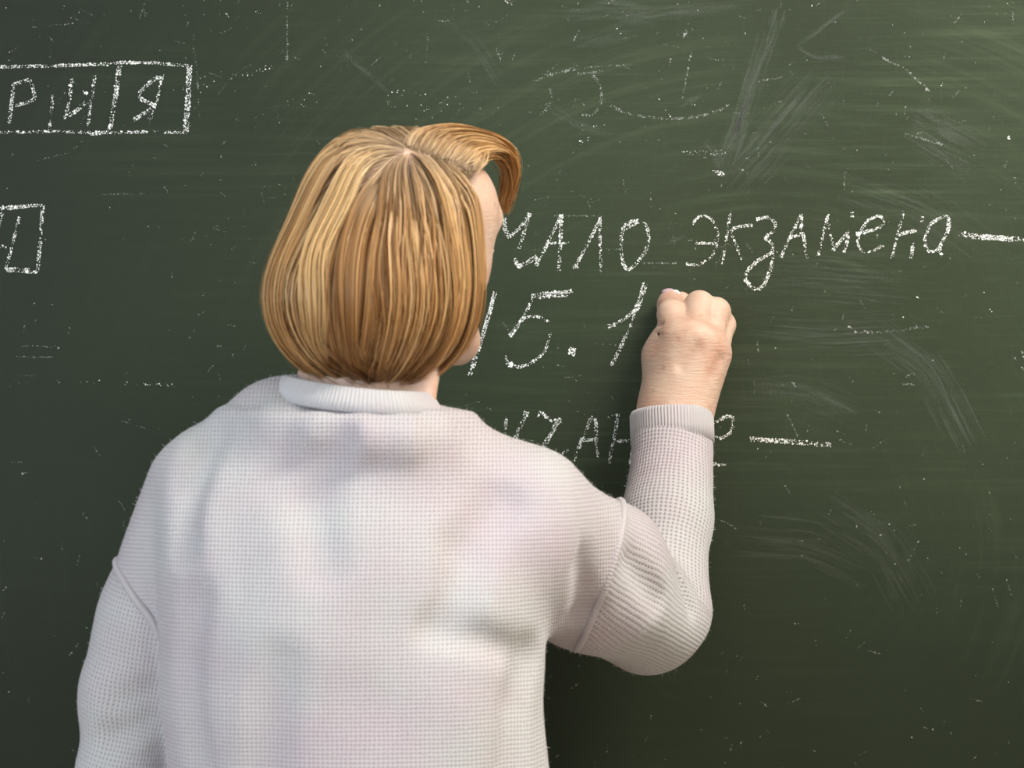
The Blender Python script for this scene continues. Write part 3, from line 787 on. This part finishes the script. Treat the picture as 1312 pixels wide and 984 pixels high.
for sg in (-1, 1):
    e = ell_mesh('eye', Hl(sg * .031, .0845, .003), (.0118, .0118, .0118), HR, MAT['eye'], person, 20)
    ell_mesh('iris', Hl(sg * .031, .0952, .003), (.0056, .0022, .0056), HR, MAT['iris'], e)
    ell_mesh('eyelid', Hl(sg * .031, .0840, .0085), (.0138, .0128, .0085), HR, MAT['skin'], person)
    ell_mesh('eyelid', Hl(sg * .031, .0835, -.0045), (.0132, .0122, .0055), HR, MAT['skin'], person)
    link('eyebrow', tube_mesh('eyebrow', [Hl(sg * .014, .105, .030), Hl(sg * .03, .100, .035), Hl(sg * .046, .090, .033)], [.0025, .003, .0015], 6), MAT['brow'], person)
link('lips', tube_mesh('lips', [Hl(-.021, .094, -.062), Hl(-.01, .1005, -.061), Hl(0, .1015, -.062), Hl(.01, .1005, -.061), Hl(.021, .094, -.062)], [.001, .0045, .005, .0045, .001], 8), MAT['lip'], person)

# ---- sweater
sf = Field(axis((-.50, .03, .0038), (.03, .30, .0032)), axis((-.66, -.22, .0042), (-.22, -.02, .0036)), axis((.74, 1.10, .006), (1.10, 1.42, .0036)))
zt = (1310, 1200, 1090, 984, 900, 820, 740, 670, 610, 570, 545)
cx = [462, 462, 461, 460, 456, 452, 450, 450, 452, 455, 458]
hw = [252, 252, 250, 247, 245, 246, 250, 245, 215, 165, 110]
hd = [.145, .148, .148, .146, .145, .142, .135, .122, .10, .078, .055]
cy = [-.44, -.44, -.44, -.44, -.44, -.44, -.44, -.437, -.433, -.43, -.43]
sf.group([Stack([P(0, v, -.44)[2] for v in zt], [P(v, 0, -.44)[0] for v in cx], cy, [v * S(-.44) for v in hw], hd, 2.25)], 0, .0)
sf.group([C_((452, 575, -.43, 72), (405, 552, -.43, 66)), C_((405, 552, -.43, 64), (275, 612, -.43, 66)), C_((500, 575, -.43, 62), (655, 662, -.425, 80))], .03, .045)
CL = [(352, 496, -.440), (368, 501, -.49), (415, 510, -.520), (465, 516, -.530), (515, 519, -.524), (550, 519, -.497), (562, 522, -.455), (556, 537, -.40), (525, 560, -.350), (465, 568, -.335), (405, 556, -.350), (362, 522, -.39)]
ring = [P(c[0] + (c[0] - 458) * .04, c[1] + 43, c[2] - (c[2] + .43) * -.04) for c in CL]
sf.group([Cone(ring[i], ring[(i + 1) % 12], 21 * S(-.45), 21 * S(-.45)) for i in range(12)], .02, .05)
# left sleeve
sf.group([C_((262, 630, -.415, 72), (196, 800, -.395, 74)), C_((196, 800, -.395, 74), (176, 900, -.39, 68)), C_((176, 900, -.39, 68), (158, 1000, -.385, 60)), C_((158, 1000, -.395, 59), (153, 1150, -.372, 46))], .02, .007)
# right sleeve: upper arm, then forearm
sf.group([C_((655, 672, -.42, 98), (764, 742, -.30, 95)), C_((764, 742, -.30, 95), (827, 784, -.205, 78))], .02, .045)
sf.group([C_((848, 770, -.195, 66.5), (855, 672, -.146, 55.5)), C_((855, 672, -.146, 55.5), (861, 560, -.095, 49)), C_((861, 560, -.095, 49), (862, 505, -.075, 47))], .015, .010)
# folds: elbow crease, arm pit, shoulder drape
sf.group([C_((868, 734, -.262, 4), (888, 784, -.254, 5))], 0, .013, op='sub')
sf.group([C_((640, 812, -.60, 14), (700, 842, -.53, 20))], 0, .035, op='sub')
sf.group([C_((232, 600, -.545, 14), (215, 760, -.565, 10))], 0, .030, op='sub')
sf.group([C_((262, 560, -.52, 4), (300, 760, -.60, 16))], 0, .04, op='sub')
sf.group([C_((560, 690, -.59, 8), (700, 640, -.52, 8))], 0, .03, op='sub')
sf.group([C_((694, 842, -.492, 2.5), (697, 1000, -.492, 3))], 0, .007, op='sub')      # side seam
def surf_y(px, py):
    """depth at which the line of sight through a photo pixel meets the sweater"""
    for y in np.arange(-.65, -.1, .001):
        p = P(px, py, y)
        ix = [min(len(ax) - 1, int(np.searchsorted(ax, v))) for ax, v in zip((sf.xs, sf.ys, sf.zs), p)]
        if sf.F[tuple(ix)] < 0: return y
    return -.45
for path, rp, dep in (([(270, 562), (242, 620), (226, 700)], 15, .0065), ([(668, 838), (615, 818), (560, 806)], 13, .006), ([(684, 842), (664, 900), (660, 984)], 17, .007),
                      ([(650, 640), (606, 700), (590, 775)], 26, .005), ([(330, 1000), (352, 850)], 26, .0035), ([(252, 1000), (236, 850), (240, 770)], 15, .005),
                      ([(420, 560), (400, 640), (410, 720)], 26, .003), ([(740, 860), (752, 790), (745, 720)], 12, .0035), ([(812, 720), (850, 770)], 10, .003), ([(150, 900), (185, 890)], 8, .004), ([(140, 945), (190, 925)], 8, .004)):
    q = [P(a, b, surf_y(a, b) - rp * S(-.45) + dep) for a, b in path]
    sf.group([Cone(q[i], q[i + 1], rp * S(-.45), rp * S(-.45)) for i in range(len(q) - 1)], .01, .022, op='sub')
# cut sleeve ends and hem
wa, wb = P(856, 660, -.142), P(861, 545, -.088); wd = (wb - wa) / np.linalg.norm(wb - wa)
cuffR = P(861, 550, -.089); cd = np.array([-.02, .20, .98]); cd /= np.linalg.norm(cd)
la, lb = P(158, 1000, -.395), P(153, 1150, -.372); ld = (lb - la) / np.linalg.norm(lb - la); cuffL = P(153.5, 1130, -.375)
def cutter(X, Y, Z):
    r = (X - cuffR[0]) * cd[0] + (Y - cuffR[1]) * cd[1] + (Z - cuffR[2]) * cd[2]
    r = np.where((X > .10) & (Z > 1.2), r, -1)
    l = (X - cuffL[0]) * ld[0] + (Y - cuffL[1]) * ld[1] + (Z - cuffL[2]) * ld[2]
    l = np.where((X < -.33), l, -1)
    return np.maximum(r, l)
sf.cut(cutter)
V, Fq = sf.surface(2)
N = vnormals(V, Fq)
# gentle unevenness of soft cloth
V = V + N * (0.0030 * np.sin(V[:, 0] * 19 - V[:, 2] * 27 + 2.2 * np.sin(V[:, 0] * 9 + V[:, 2] * 6)) * np.clip((V[:, 2] - 1.0) * 6 + .5, .3, 1))[:, None]
V = V + N * (0.0018 * (np.sin(V[:, 0] * 31 + 3 * np.sin(V[:, 2] * 17)) * np.sin(V[:, 2] * 23 + 1.7 + 2 * np.sin(V[:, 0] * 13))))[:, None]
SV, SN = V, N
def plane(p, q, r):
    n = np.cross(q - p, r - p); n /= np.linalg.norm(n); return p, n
pR, nR = plane(P(786, 664, -.29), P(724, 853, -.27), P(770, 760, -.385))
if nR @ (P(850, 780, -.2) - pR) < 0: nR = -nR
pL, nL = plane(P(137, 710, -.42), P(196, 803, -.47), P(160, 768, -.49))
if nL @ (P(160, 1000, -.40) - pL) < 0: nL = -nL
fc = V[Fq].mean(1)
arm_ax = P(832, 784, -.205) - P(655, 672, -.42)
inR = ((fc - pR) @ nR > 0) & (fc[:, 0] > .05)
tl = P(176, 900, -.405)
inL = ((fc - pL) @ nL > 0) & (fc[:, 0] < P(232, 0, -.44)[0]) & ~((fc[:, 0] > P(216, 0, -.52)[0]) & (fc[:, 1] < -.49))
xL = np.interp(fc[:, 2], [P(0, 984, -.45)[2], P(0, 850, -.45)[2], P(0, 740, -.45)[2]], [P(216, 0, -.46)[0], P(203, 0, -.46)[0], P(200, 0, -.46)[0]])
inL &= fc[:, 0] < xL
inP = ~(inR | inL)
def limb_uv(W, chain):
    """u: around the limb, v: along it, in metres"""
    best = np.full(len(W), 1e9); U = np.zeros((len(W), 2)); acc = 0
    for a, b in zip(chain[:-1], chain[1:]):
        ab = b - a; L = np.linalg.norm(ab); d = ab / L
        t = (W - a) @ d; tc = np.clip(t, 0, L); q = W - a - tc[:, None] * d
        dist = np.linalg.norm(q, axis=1)
        ref = np.cross(d, [0, 1, 0.0]); ref /= np.linalg.norm(ref); o2 = np.cross(d, ref)
        cv_ = np.array([0, -1.0, 0]) - d * (-d[1]); cv_ /= np.linalg.norm(cv_); ang = np.arctan2(q @ ref, q @ cv_)
        m = dist < best
        U[m, 0] = (ang * (.074 if acc == 0 else .050))[m]; U[m, 1] = (acc + t)[m]; best[m] = dist[m]
        acc += L
    return U
tc0 = P(455, 800, -.44)
sweater = None
for nm, mask, chain in (('sweater', inP, None), ('sleeve', inR, [P(655, 672, -.42), P(832, 784, -.205), P(861, 545, -.088)]), ('sleeve', inL, [P(235, 660, -.41), P(150, 1180, -.372)])):
    v, f, u = submesh(V, Fq, mask)
    me = mesh_np(nm, v, f)
    if chain is None:
        dxv = v[:, 0] - tc0[0]; uu = .23 * np.arcsin(np.clip(dxv / .23, -.97, .97)) + np.where(np.abs(dxv) > .223, dxv - np.sign(dxv) * .223, 0) * 1.5
        set_uv(me, np.stack([uu, v[:, 2]], 1))
        sweater = link(nm, me, MAT['knit'], person)
    else:
        set_uv(me, limb_uv(v, chain)); link(nm, me, MAT['open_knit'], sweater)
    if chain is not None:
        bl = None
        pp, pn = (pR, nR) if v[:, 0].mean() > 0 else (pL, nL)
        loop = v[boundary_loop(f)]
        nearp = np.abs((loop - pp) @ pn) < .007
        if not nearp.all():                                      # start the line at its longest gap
            k0_ = int(np.argmax([(~np.roll(nearp, -i)[:40]).sum() for i in range(len(nearp))]))
            loop = np.roll(loop, -k0_, 0)[np.roll(nearp, -k0_)]
        for _ in range(25): loop[1:-1] = .5 * loop[1:-1] + .25 * (loop[:-2] + loop[2:])
        loop = resample(loop, 160)
        nrm = loop - loop.mean(0); nrm /= np.linalg.norm(nrm, axis=1, keepdims=True)
        me2 = tube_mesh('seam', loop + nrm * .0006, .0036 * np.interp(np.linspace(0, 1, 160), [0, .06, .94, 1], [.2, 1, 1, .2]), 8, False)
        n2 = len(me2.vertices); set_uv(me2, np.stack([np.repeat(np.arange(160) * .003, 8), np.tile(np.arange(8) * .002, 160)], 1))
        link('seam', me2, MAT['rib'], sweater)

def band(name, center_loop, outward, height_dir, h, th, parent, nper):
    """ribbed band: closed loop swept with a rounded rectangular section; ribs are real ridges"""
    n = len(center_loop)
    sec = [(-.5, -.5), (-.5, 0), (-.5, .5), (-.3, .62), (.3, .62), (.5, .5), (.5, 0), (.5, -.5)]
    ridge = 1 + .09 * np.sin(np.arange(n) / n * 2 * np.pi * nper)
    V = np.empty((n, len(sec), 3))
    for k, (a, b) in enumerate(sec):
        V[:, k] = center_loop + outward * (a * th * ridge)[:, None] + height_dir * (b * h)
    m = len(sec); i = np.arange(n)[:, None]; j = np.arange(m)[None]
    Fq = np.stack([i * m + j, i * m + (j + 1) % m, ((i + 1) % n) * m + (j + 1) % m, ((i + 1) % n) * m + j], -1).reshape(-1, 4)
    me = mesh_np(name, V.reshape(-1, 3), Fq)
    bm = bmesh.new(); bm.from_mesh(me); bmesh.ops.recalc_face_normals(bm, faces=bm.faces); bm.to_mesh(me); bm.free()
    set_uv(me, np.stack([np.repeat(np.arange(n) / n * nper * .003, m), np.tile(np.arange(m) * .004, n)], 1))
    return link(name, me, MAT['rib'], parent)
# collar: a loop round the neck, high at the sides, dipping at the front
cl = CL
loop = resample(smooth_closed(resample(np.array([P(*c) for c in cl]), 300, True), 160), 720, True)
T = np.roll(loop, -1, 0) - np.roll(loop, 1, 0); T /= np.linalg.norm(T, axis=1, keepdims=True)
ctr = loop.mean(0); out = np.cross(T, [0, 0, 1.0]); out *= np.sign(((loop - ctr) * out).sum(1))[:, None]
out[:, 2] = 0; out /= np.linalg.norm(out, axis=1, keepdims=True)
hdv = hu[None] - .62 * out; hdv /= np.linalg.norm(hdv, axis=1, keepdims=True)
outn = out + .62 * hu[None]; outn /= np.linalg.norm(outn, axis=1, keepdims=True)
V0 = loop
n = 720; sec = [(-.5, -.5), (-.5, 0), (-.5, .5), (-.3, .58), (.3, .58), (.5, .5), (.5, 0), (.5, -.5)]
ridge = 1 + .12 * np.sin(np.arange(n) / n * 2 * np.pi * 150)
VV = np.empty((n, 8, 3))
for k, (a, b) in enumerate(sec): VV[:, k] = loop + outn * (a * .0075 * ridge)[:, None] + hdv * (b * .023)
i = np.arange(n)[:, None]; j = np.arange(8)[None]
FF = np.stack([i * 8 + j, i * 8 + (j + 1) % 8, ((i + 1) % n) * 8 + (j + 1) % 8, ((i + 1) % n) * 8 + j], -1).reshape(-1, 4)
me = mesh_np('collar', VV.reshape(-1, 3), FF)
bm = bmesh.new(); bm.from_mesh(me); bmesh.ops.recalc_face_normals(bm, faces=bm.faces); bm.to_mesh(me); bm.free()
set_uv(me, np.stack([np.repeat(np.arange(n) / n * 150 * .003, 8), np.tile(np.arange(8) * .004, n)], 1))
link('collar', me, MAT['rib'], sweater)
def cuff(center, d, r, h):
    ref = np.cross(d, [0, 1.0, 0]); ref /= np.linalg.norm(ref); o2 = np.cross(d, ref)
    a = np.linspace(0, 2 * np.pi, 480, endpoint=False)
    o = np.cos(a)[:, None] * ref + np.sin(a)[:, None] * o2
    band('cuff', center + o * r, o, d[None], h, .009, sweater, 80)
cuff(cuffR + cd * .000 - np.array([0, .001, 0]), cd, 48 * S(-.09), .030)
cuff(cuffL + ld * -.002, ld, 45 * S(-.37), .034)

# loose fibres standing off the wool
NFZ = 16000
pick = rng.choice(len(SV), NFZ); fb = SV[pick]; fnrm = SN[pick]
rd = rng.normal(size=(NFZ, 3)); rd = fnrm * .9 + rd * .55; rd /= np.linalg.norm(rd, axis=1, keepdims=True)
ln_ = rng.uniform(.0015, .0048, NFZ)[:, None]; sd = np.cross(rd, rng.normal(size=(NFZ, 3))); sd /= np.linalg.norm(sd, axis=1, keepdims=True)
bend = rng.normal(size=(NFZ, 3)) * .0008
fv = np.stack([fb - sd * .00009, fb + sd * .00009, fb + rd * ln_ * .6 + bend + sd * .00007, fb + rd * ln_ * .6 + bend - sd * .00007], 1)
me = mesh_np('fuzz', fv.reshape(-1, 3), np.arange(NFZ * 4).reshape(-1, 4), False)
tag(link('fuzz', me, MAT['white'], sweater), kind='stuff')

# ---- trousers and shoes (below the picture)
tf = Field(axis((-.40, .12, .007)), axis((-.64, -.22, .007)), axis((.03, .88, .009)))
for sx in (-1, 1):
    hx = hip[0] + sx * .085
    tf.group([Cone((hx, -.44, .78), (hx + sx * .005, -.445, .46), .086, .078), Cone((hx + sx * .005, -.445, .46), (hx + sx * .01, -.435, .10), .078, .072)], .02, .02)
tf.group([Stack([.86, .80, .74], [hip[0]] * 3, [-.44] * 3, [.155, .158, .16], [.115, .118, .118])], 0, .03)
tf.cut(lambda X, Y, Z: np.maximum(Z - .85, .055 - Z) + 0 * X + 0 * Y)
V, Fq = tf.surface(2); link('trousers', mesh_np('trousers', V, Fq), MAT['trousers'], person)
for sx in (-1, 1):
    hx = hip[0] + sx * .095
    f = Field(axis((hx - .09, hx + .09, .004)), axis((-.56, -.18, .005)), axis((-.005, .14, .004)))
    f.group([Cone((hx, -.47, .045), (hx + sx * .01, -.38, .045), .042, .042), Cone((hx + sx * .01, -.38, .042), (hx + sx * .018, -.27, .032), .044, .034), Cone((hx, -.46, .06), (hx, -.455, .10), .042, .04)], .02, .0)
    f.cut(lambda X, Y, Z: (.002 - Z) + 0 * X + 0 * Y)
    V, Fq = f.surface(2); V[:, 2] = np.maximum(V[:, 2], 0.0)
    link('shoe', mesh_np('shoe', V, Fq), MAT['shoe'], person)

# ---- hair
rng = np.random.default_rng(21)
def hair_sdf(p):
    x, y, z = p[..., 0], p[..., 1], p[..., 2]
    return smin(ell_d(x, y, z, E1c, HR, E1r), ell_d(x, y, z, E2c, HR, E2r), .03)
def px_c(px, py, back):
    dx = (px - 514) * S(-.41)
    return HC + hf * back + hr * ((dx - back * hf[0]) / hr[0]) + hu * (312 - py) * S(-.41)
k = 1 / 1.043
E1c = px_c(506, 306, -.022); E1r = (134 * S(-.42) * k, 134 * S(-.42) * k * 1.12, 153 * S(-.42))
E2c = px_c(485, 384, -.045); E2r = (149 * S(-.43) * k, 149 * S(-.43) * k * 1.12, 129 * S(-.43))
def grad(p, e=.002):
    g = np.empty_like(p)
    for c in range(3):
        d = np.zeros(3); d[c] = e
        g[..., c] = hair_sdf(p + d) - hair_sdf(p - d)
    return g / (np.linalg.norm(g, axis=-1, keepdims=True) + 1e-12)
def loc(p):
    q = p - HC; return q @ hr, q @ hf, q[..., 2]
def qcut(h, s):
    a = np.interp(h, [-.15, -.06, .02, .05, .08, .10], [.040, .050, .046, .050, .068, .085])
    b = np.interp(h, [-.15, -.06, -.02, .03, .06, .08, .10], [.040, .048, .040, .006, -.004, .015, .05])
    return np.where(s > .02, b, a)
# dense inner volume so that no scalp shows through
cf = Field(axis((-.30, .03, .003)), axis((-.60, -.26, .003)), axis((1.33, 1.62, .003)))
X = cf.xs[:, None, None]; Y = cf.ys[None, :, None]; Z = cf.zs[None, None, :]
G = np.stack(np.broadcast_arrays(X, Y, Z), -1)
ls, lq, lh = loc(G)
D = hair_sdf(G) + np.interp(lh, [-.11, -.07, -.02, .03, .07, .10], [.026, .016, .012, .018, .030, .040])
D = np.maximum(D, lq - qcut(lh, ls) + .012)
D = np.maximum(D, (P(0, 466, -.42)[2]) - Z)
cf.F = D.astype(np.float32)
V, Fq = cf.surface(3)
hv, hfq = V, Fq
ncol = lambda n, c: np.tile(np.array([*c, 1.0]), (n, 1))

NS = 16000
dirs = rng.normal(size=(NS * 5, 3)); dirs /= np.linalg.norm(dirs, axis=1, keepdims=True)
srad = np.array([.078, .101, .083])
ln = dirs * srad                                      # local scalp offsets about the cranium centre
s0, q0, h0 = ln[:, 0], ln[:, 1] - .006, ln[:, 2] + .022
ok = (q0 < qcut(h0, s0) + .004) & (h0 > np.interp(q0, [-.10, -.03, .02, .05], [-.045, -.035, .0, .02]))
s0, q0, h0 = s0[ok][:NS], q0[ok][:NS], h0[ok][:NS]
NS = len(s0)
root = HC + s0[:, None] * hr + q0[:, None] * hf + h0[:, None] * hu
# parting on her right side, from the whorl to the hairline
pa, pb = np.array([.046, -.045]), np.array([.066, .03])
ab = pb - pa; tt = np.clip(((np.stack([s0, q0], 1) - pa) @ ab) / (ab @ ab), 0, 1)
near = pa + tt[:, None] * ab
away = np.stack([s0, q0], 1) - near
side = np.sign(away[:, 0] * ab[1] - away[:, 1] * ab[0])          # + : outside the parting (ear side)
away /= np.linalg.norm(away, axis=1, keepdims=True) + 1e-9
t0 = away[:, :1] * hr + away[:, 1:] * hf
fw = ((side < 0) & (q0 > -.01))
t0 = t0 + (fw * np.interp(q0, [-.01, .06], [.2, 1.6]))[:, None] * hf
t0 = t0 + (side > 0)[:, None] * (.22 * hf - .7 * hu)
g0 = grad(root); t0 = t0 - (t0 * g0).sum(1, keepdims=True) * g0
t0 /= np.linalg.norm(t0, axis=1, keepdims=True) + 1e-9
# locks
NC = 190
lead = rng.choice(NS, NC, replace=False)
feat = np.stack([s0, q0, h0], 1) + np.where(side > 0, .05, 0)[:, None]
lock = np.empty(NS, int)
for a in range(0, NS, 2000):
    d = ((feat[a:a + 2000, None] - feat[lead][None]) ** 2).sum(-1); lock[a:a + 2000] = d.argmin(1)
lock_depth = rng.uniform(0, .016, NC)
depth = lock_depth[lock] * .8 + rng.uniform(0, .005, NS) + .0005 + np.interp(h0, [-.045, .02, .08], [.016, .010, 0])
wave_ph = rng.uniform(0, 6.28, NC)[lock]; wave_am = rng.uniform(.0, .34, NC)[lock]
STEP, MS = .0065, 56
pts = np.empty((NS, MS, 3)); p = root.copy(); t = t0.copy(); pts[:, 0] = p
lev0 = hair_sdf(root)
down = np.array([0, 0, -1.0])
for m in range(1, MS):
    w = .06 + .16 * min(1, m / 12)
    t = t * (1 - w) + down * w
    t += (hr * np.sin(m * .35 + wave_ph)[:, None] + .6 * hf * np.cos(m * .3 + wave_ph)[:, None]) * (wave_am * .22)[:, None]
    g = grad(p); t = t - (t * g).sum(1, keepdims=True) * g * .92
    t /= np.linalg.norm(t, axis=1, keepdims=True) + 1e-9
    p = p + t * STEP
    f = min(1, m / 7); tgt = lev0 * (1 - f) + (-depth) * f
    p = p - ((hair_sdf(p) - tgt) * .8)[:, None] * grad(p)
    pts[:, m] = p
# strand ends: hem height with ragged ends; fringe strands stop over the forehead
ls, lq, lh = loc(pts)
zhem = P(0, 505, -.43)[2] + rng.normal(0, .004, NS) + (rng.uniform(0, .009, NC) + np.where(rng.uniform(0, 1, NC) < .2, rng.uniform(.008, .03, NC), 0))[lock] + .055 * rng.uniform(0, 1, NS) ** 4
stop = pts[..., 2] < zhem[:, None]
g_all = None
over = (lq > np.interp(lh, [-.1, -.02, .05], [.052, .058, .04])) & (ls > -.03) & (side > 0)[:, None] & (np.arange(MS)[None] > 3)
stop |= over
stop |= (lq > .09) & (lh < .03)
end = np.where(stop.any(1), stop.argmax(1), MS - 1)
M = 22
keep = end > 6
pts, end, root, lock, side, depth, q0, s0 = pts[keep], end[keep], root[keep], lock[keep], side[keep], depth[keep], q0[keep], s0[keep]
lock_ids, NS = lock, len(pts)
tpar = np.linspace(0, 1, M)[None] * end[:, None]
i0 = np.minimum(tpar.astype(int), MS - 2); fr = (tpar - i0)[..., None]
ar = np.arange(NS)[:, None]
hp = pts[ar, i0] * (1 - fr) + pts[ar, i0 + 1] * fr
# gather each lock towards its middle line near the tips
mean = np.zeros((NC, M, 3)); cn = np.bincount(lock, minlength=NC)
for m in range(M):
    for c in range(3): mean[:, m, c] = np.bincount(lock, hp[:, m, c], NC) / np.maximum(cn, 1)
pull = (np.linspace(0, 1, M) ** 1.3 * .6)[None, :, None]
dev = np.linalg.norm(hp[:, -1] - mean[lock][:, -1], axis=1)
pull = pull * np.clip(1.6 - dev / .03, 0, 1)[:, None, None]
hp = hp * (1 - pull) + mean[lock] * pull
hp += rng.normal(0, .0006, (NS, 1, 3)) * np.linspace(0, 1, M)[None, :, None]
hn = grad(hp.reshape(-1, 3)).reshape(hp.shape)

# flicked fringe in front of the forehead
NF = 2600
gu = rng.uniform(0, 1, NF); gd = rng.uniform(0, 1, NF); gj = rng.normal(0, 1, NF)
key = np.array([[(525, 193, -.47), (538, 168, -.455), (576, 161, -.41), (614, 168, -.37), (642, 181, -.348), (656, 203, -.337), (656, 230, -.335), (648, 254, -.34)],
                [(598, 220, -.452), (610, 206, -.44), (624, 197, -.42), (638, 196, -.39), (648, 204, -.365), (654, 221, -.35), (654, 242, -.342), (649, 266, -.338)]], float)
K = key[0][None] * (1 - gu[:, None, None]) + key[1][None] * gu[:, None, None]
thick = np.linspace(0, 1, 8)[None]
K[..., 0] += gj[:, None] * (1.0 + 3.0 * np.sin(thick * 2.6)) + (gd[:, None] - .5) * 0
K[..., 1] += rng.normal(0, 1, NF)[:, None] * (1 + 3 * thick) + gd[:, None] * 7 * np.sin(thick * np.pi * .9)
K[:, :2, 0] += rng.normal(0, 6, NF)[:, None]; K[:, 0, 1] += rng.normal(0, 4, NF)
K[..., 2] += gd[:, None] * .05 * np.clip(thick * 1.6, 0, 1) * np.where(gu < .6, 1, .5)[:, None]
K[:, -2:, 0] -= (rng.uniform(0, 1, NF) ** 2 * 6)[:, None]
W = np.empty_like(K); sc = (CAM_D + K[..., 2]) / FPX
W[..., 0] = (K[..., 0] - 656) * sc; W[..., 1] = K[..., 2]; W[..., 2] = CAM_Z - (K[..., 1] - 492) * sc
# smooth by Catmull-Rom sampling
def catmull(W, M):
    n = W.shape[1]; t = np.linspace(0, n - 1 - 1e-6, M); i = t.astype(int); f = (t - i)[None, :, None]
    g = lambda k: W[:, np.clip(i + k, 0, n - 1)]
    p0, p1, p2, p3 = g(-1), g(0), g(1), g(2)
    return .5 * ((2 * p1) + (-p0 + p2) * f + (2 * p0 - 5 * p1 + 4 * p2 - p3) * f ** 2 + (-p0 + 3 * p1 - 3 * p2 + p3) * f ** 3)
fp = catmull(W, M)
ft = np.gradient(fp, axis=1); ft /= np.linalg.norm(ft, axis=2, keepdims=True)
cc = Hl(.03, .06, .05)
fn = fp - cc; fn -= (fn * ft).sum(2, keepdims=True) * ft; fn /= np.linalg.norm(fn, axis=2, keepdims=True) + 1e-9

NY = 420                                                # stray hairs
pick = rng.choice(NS, NY); tt_ = np.linspace(0, 1, M)[None, :, None]
yp = hp[pick] + hn[pick] * (rng.uniform(.001, .007, NY)[:, None, None] * np.sin(tt_ * np.pi * .95)) + rng.normal(0, .004, (NY, 1, 3)) * tt_ ** 2 + hn[pick][:, -1:] * rng.uniform(-.001, .006, NY)[:, None, None] * tt_ ** 3
NS += NY; lock = np.concatenate([lock, lock[pick]]); depth = np.concatenate([depth, depth[pick] * 0]); hp = np.concatenate([hp, yp]); hn = np.concatenate([hn, hn[pick]])
ALLp = np.concatenate([hp, fp]); ALLn = np.concatenate([hn, fn]); NA = len(ALLp)
T = np.gradient(ALLp, axis=1); T /= np.linalg.norm(T, axis=2, keepdims=True) + 1e-12
B = np.cross(T, ALLn); B /= np.linalg.norm(B, axis=2, keepdims=True) + 1e-12
tilt = rng.normal(0, .55, NA)[:, None, None]
Wd = B * np.cos(tilt) + ALLn * np.sin(tilt)
w_ = rng.uniform(.00035, .0008, NA); w_[NS - NY:NS] = .00013
wid = w_[:, None] * np.interp(np.linspace(0, 1, M), [0, .1, .75, 1], [.6, 1, .9, .12])[None]
VV = np.stack([ALLp - Wd * wid[..., None], ALLp + Wd * wid[..., None]], 2)     # NA,M,2,3
ii = np.arange(NA)[:, None] * (2 * M) + np.arange(M - 1)[None] * 2
FF = np.stack([ii, ii + 1, ii + 3, ii + 2], -1).reshape(-1, 4)
# colour: golden dye with darker and ash tones, one tone per lock plus strand variation
gold = np.array([.74, .485, .23]); mid = np.array([.50, .27, .11]); dark = np.array([.20, .088, .030]); ash = np.array([.42, .31, .21])
tone = np.concatenate([rng.normal(.58, .30, NC)[lock] + rng.normal(0, .12, NS), rng.normal(.52, .22, NF)])
az = np.arctan2(s0, -q0); az = np.concatenate([az, az[pick], np.zeros(NF)])
tone = tone + .20 * np.sin(az * 7 + 1.2 + 1.5 * np.sin(az * 3)) * (np.arange(len(az)) < NS)
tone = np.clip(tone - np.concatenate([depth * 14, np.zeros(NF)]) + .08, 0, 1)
colr = np.where((tone < .45)[:, None], dark + (mid - dark) * (tone / .45)[:, None], mid + (gold - mid) * ((tone - .45) / .55)[:, None])
rootmix = np.interp(np.linspace(0, 1, M), [0, .08, .28], [.85, .6, 0])[None, :, None]
cv = colr[:, None] * (1 - rootmix) + ash[None, None] * rootmix
cv = cv * (1 - np.interp(np.linspace(0, 1, M), [.35, 1], [0, 1])[None, :, None] * np.array([.22, .32, .42]))   # darker and redder towards the tips
cv = np.repeat(cv[:, :, None], 2, 2).reshape(-1, 3)
allV = np.vstack([VV.reshape(-1, 3), hv]); allF = np.vstack([FF, hfq + len(VV.reshape(-1, 3))])
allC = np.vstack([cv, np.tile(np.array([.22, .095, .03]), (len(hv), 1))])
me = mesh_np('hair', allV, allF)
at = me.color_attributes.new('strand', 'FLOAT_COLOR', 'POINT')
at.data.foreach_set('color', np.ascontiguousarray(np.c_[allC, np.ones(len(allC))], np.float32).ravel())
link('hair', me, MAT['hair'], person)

# ------------------------------------------------------------------ the piece of chalk in the hand
c0 = P(865.5, 377, -.040); c1 = P(866.5, 378.5, -.0015)
o = link('chalk_stick', tube_mesh('chalk_stick', [c0, c0 * .98 + c1 * .02, c0 * .5 + c1 * .5, c0 * .03 + c1 * .97, c1], [.0040, .0050, .0050, .0048, .0036], 12), MAT['chalk_stick'])
tag(o, 'short white chalk stick held between thumb and index finger', 'chalk')
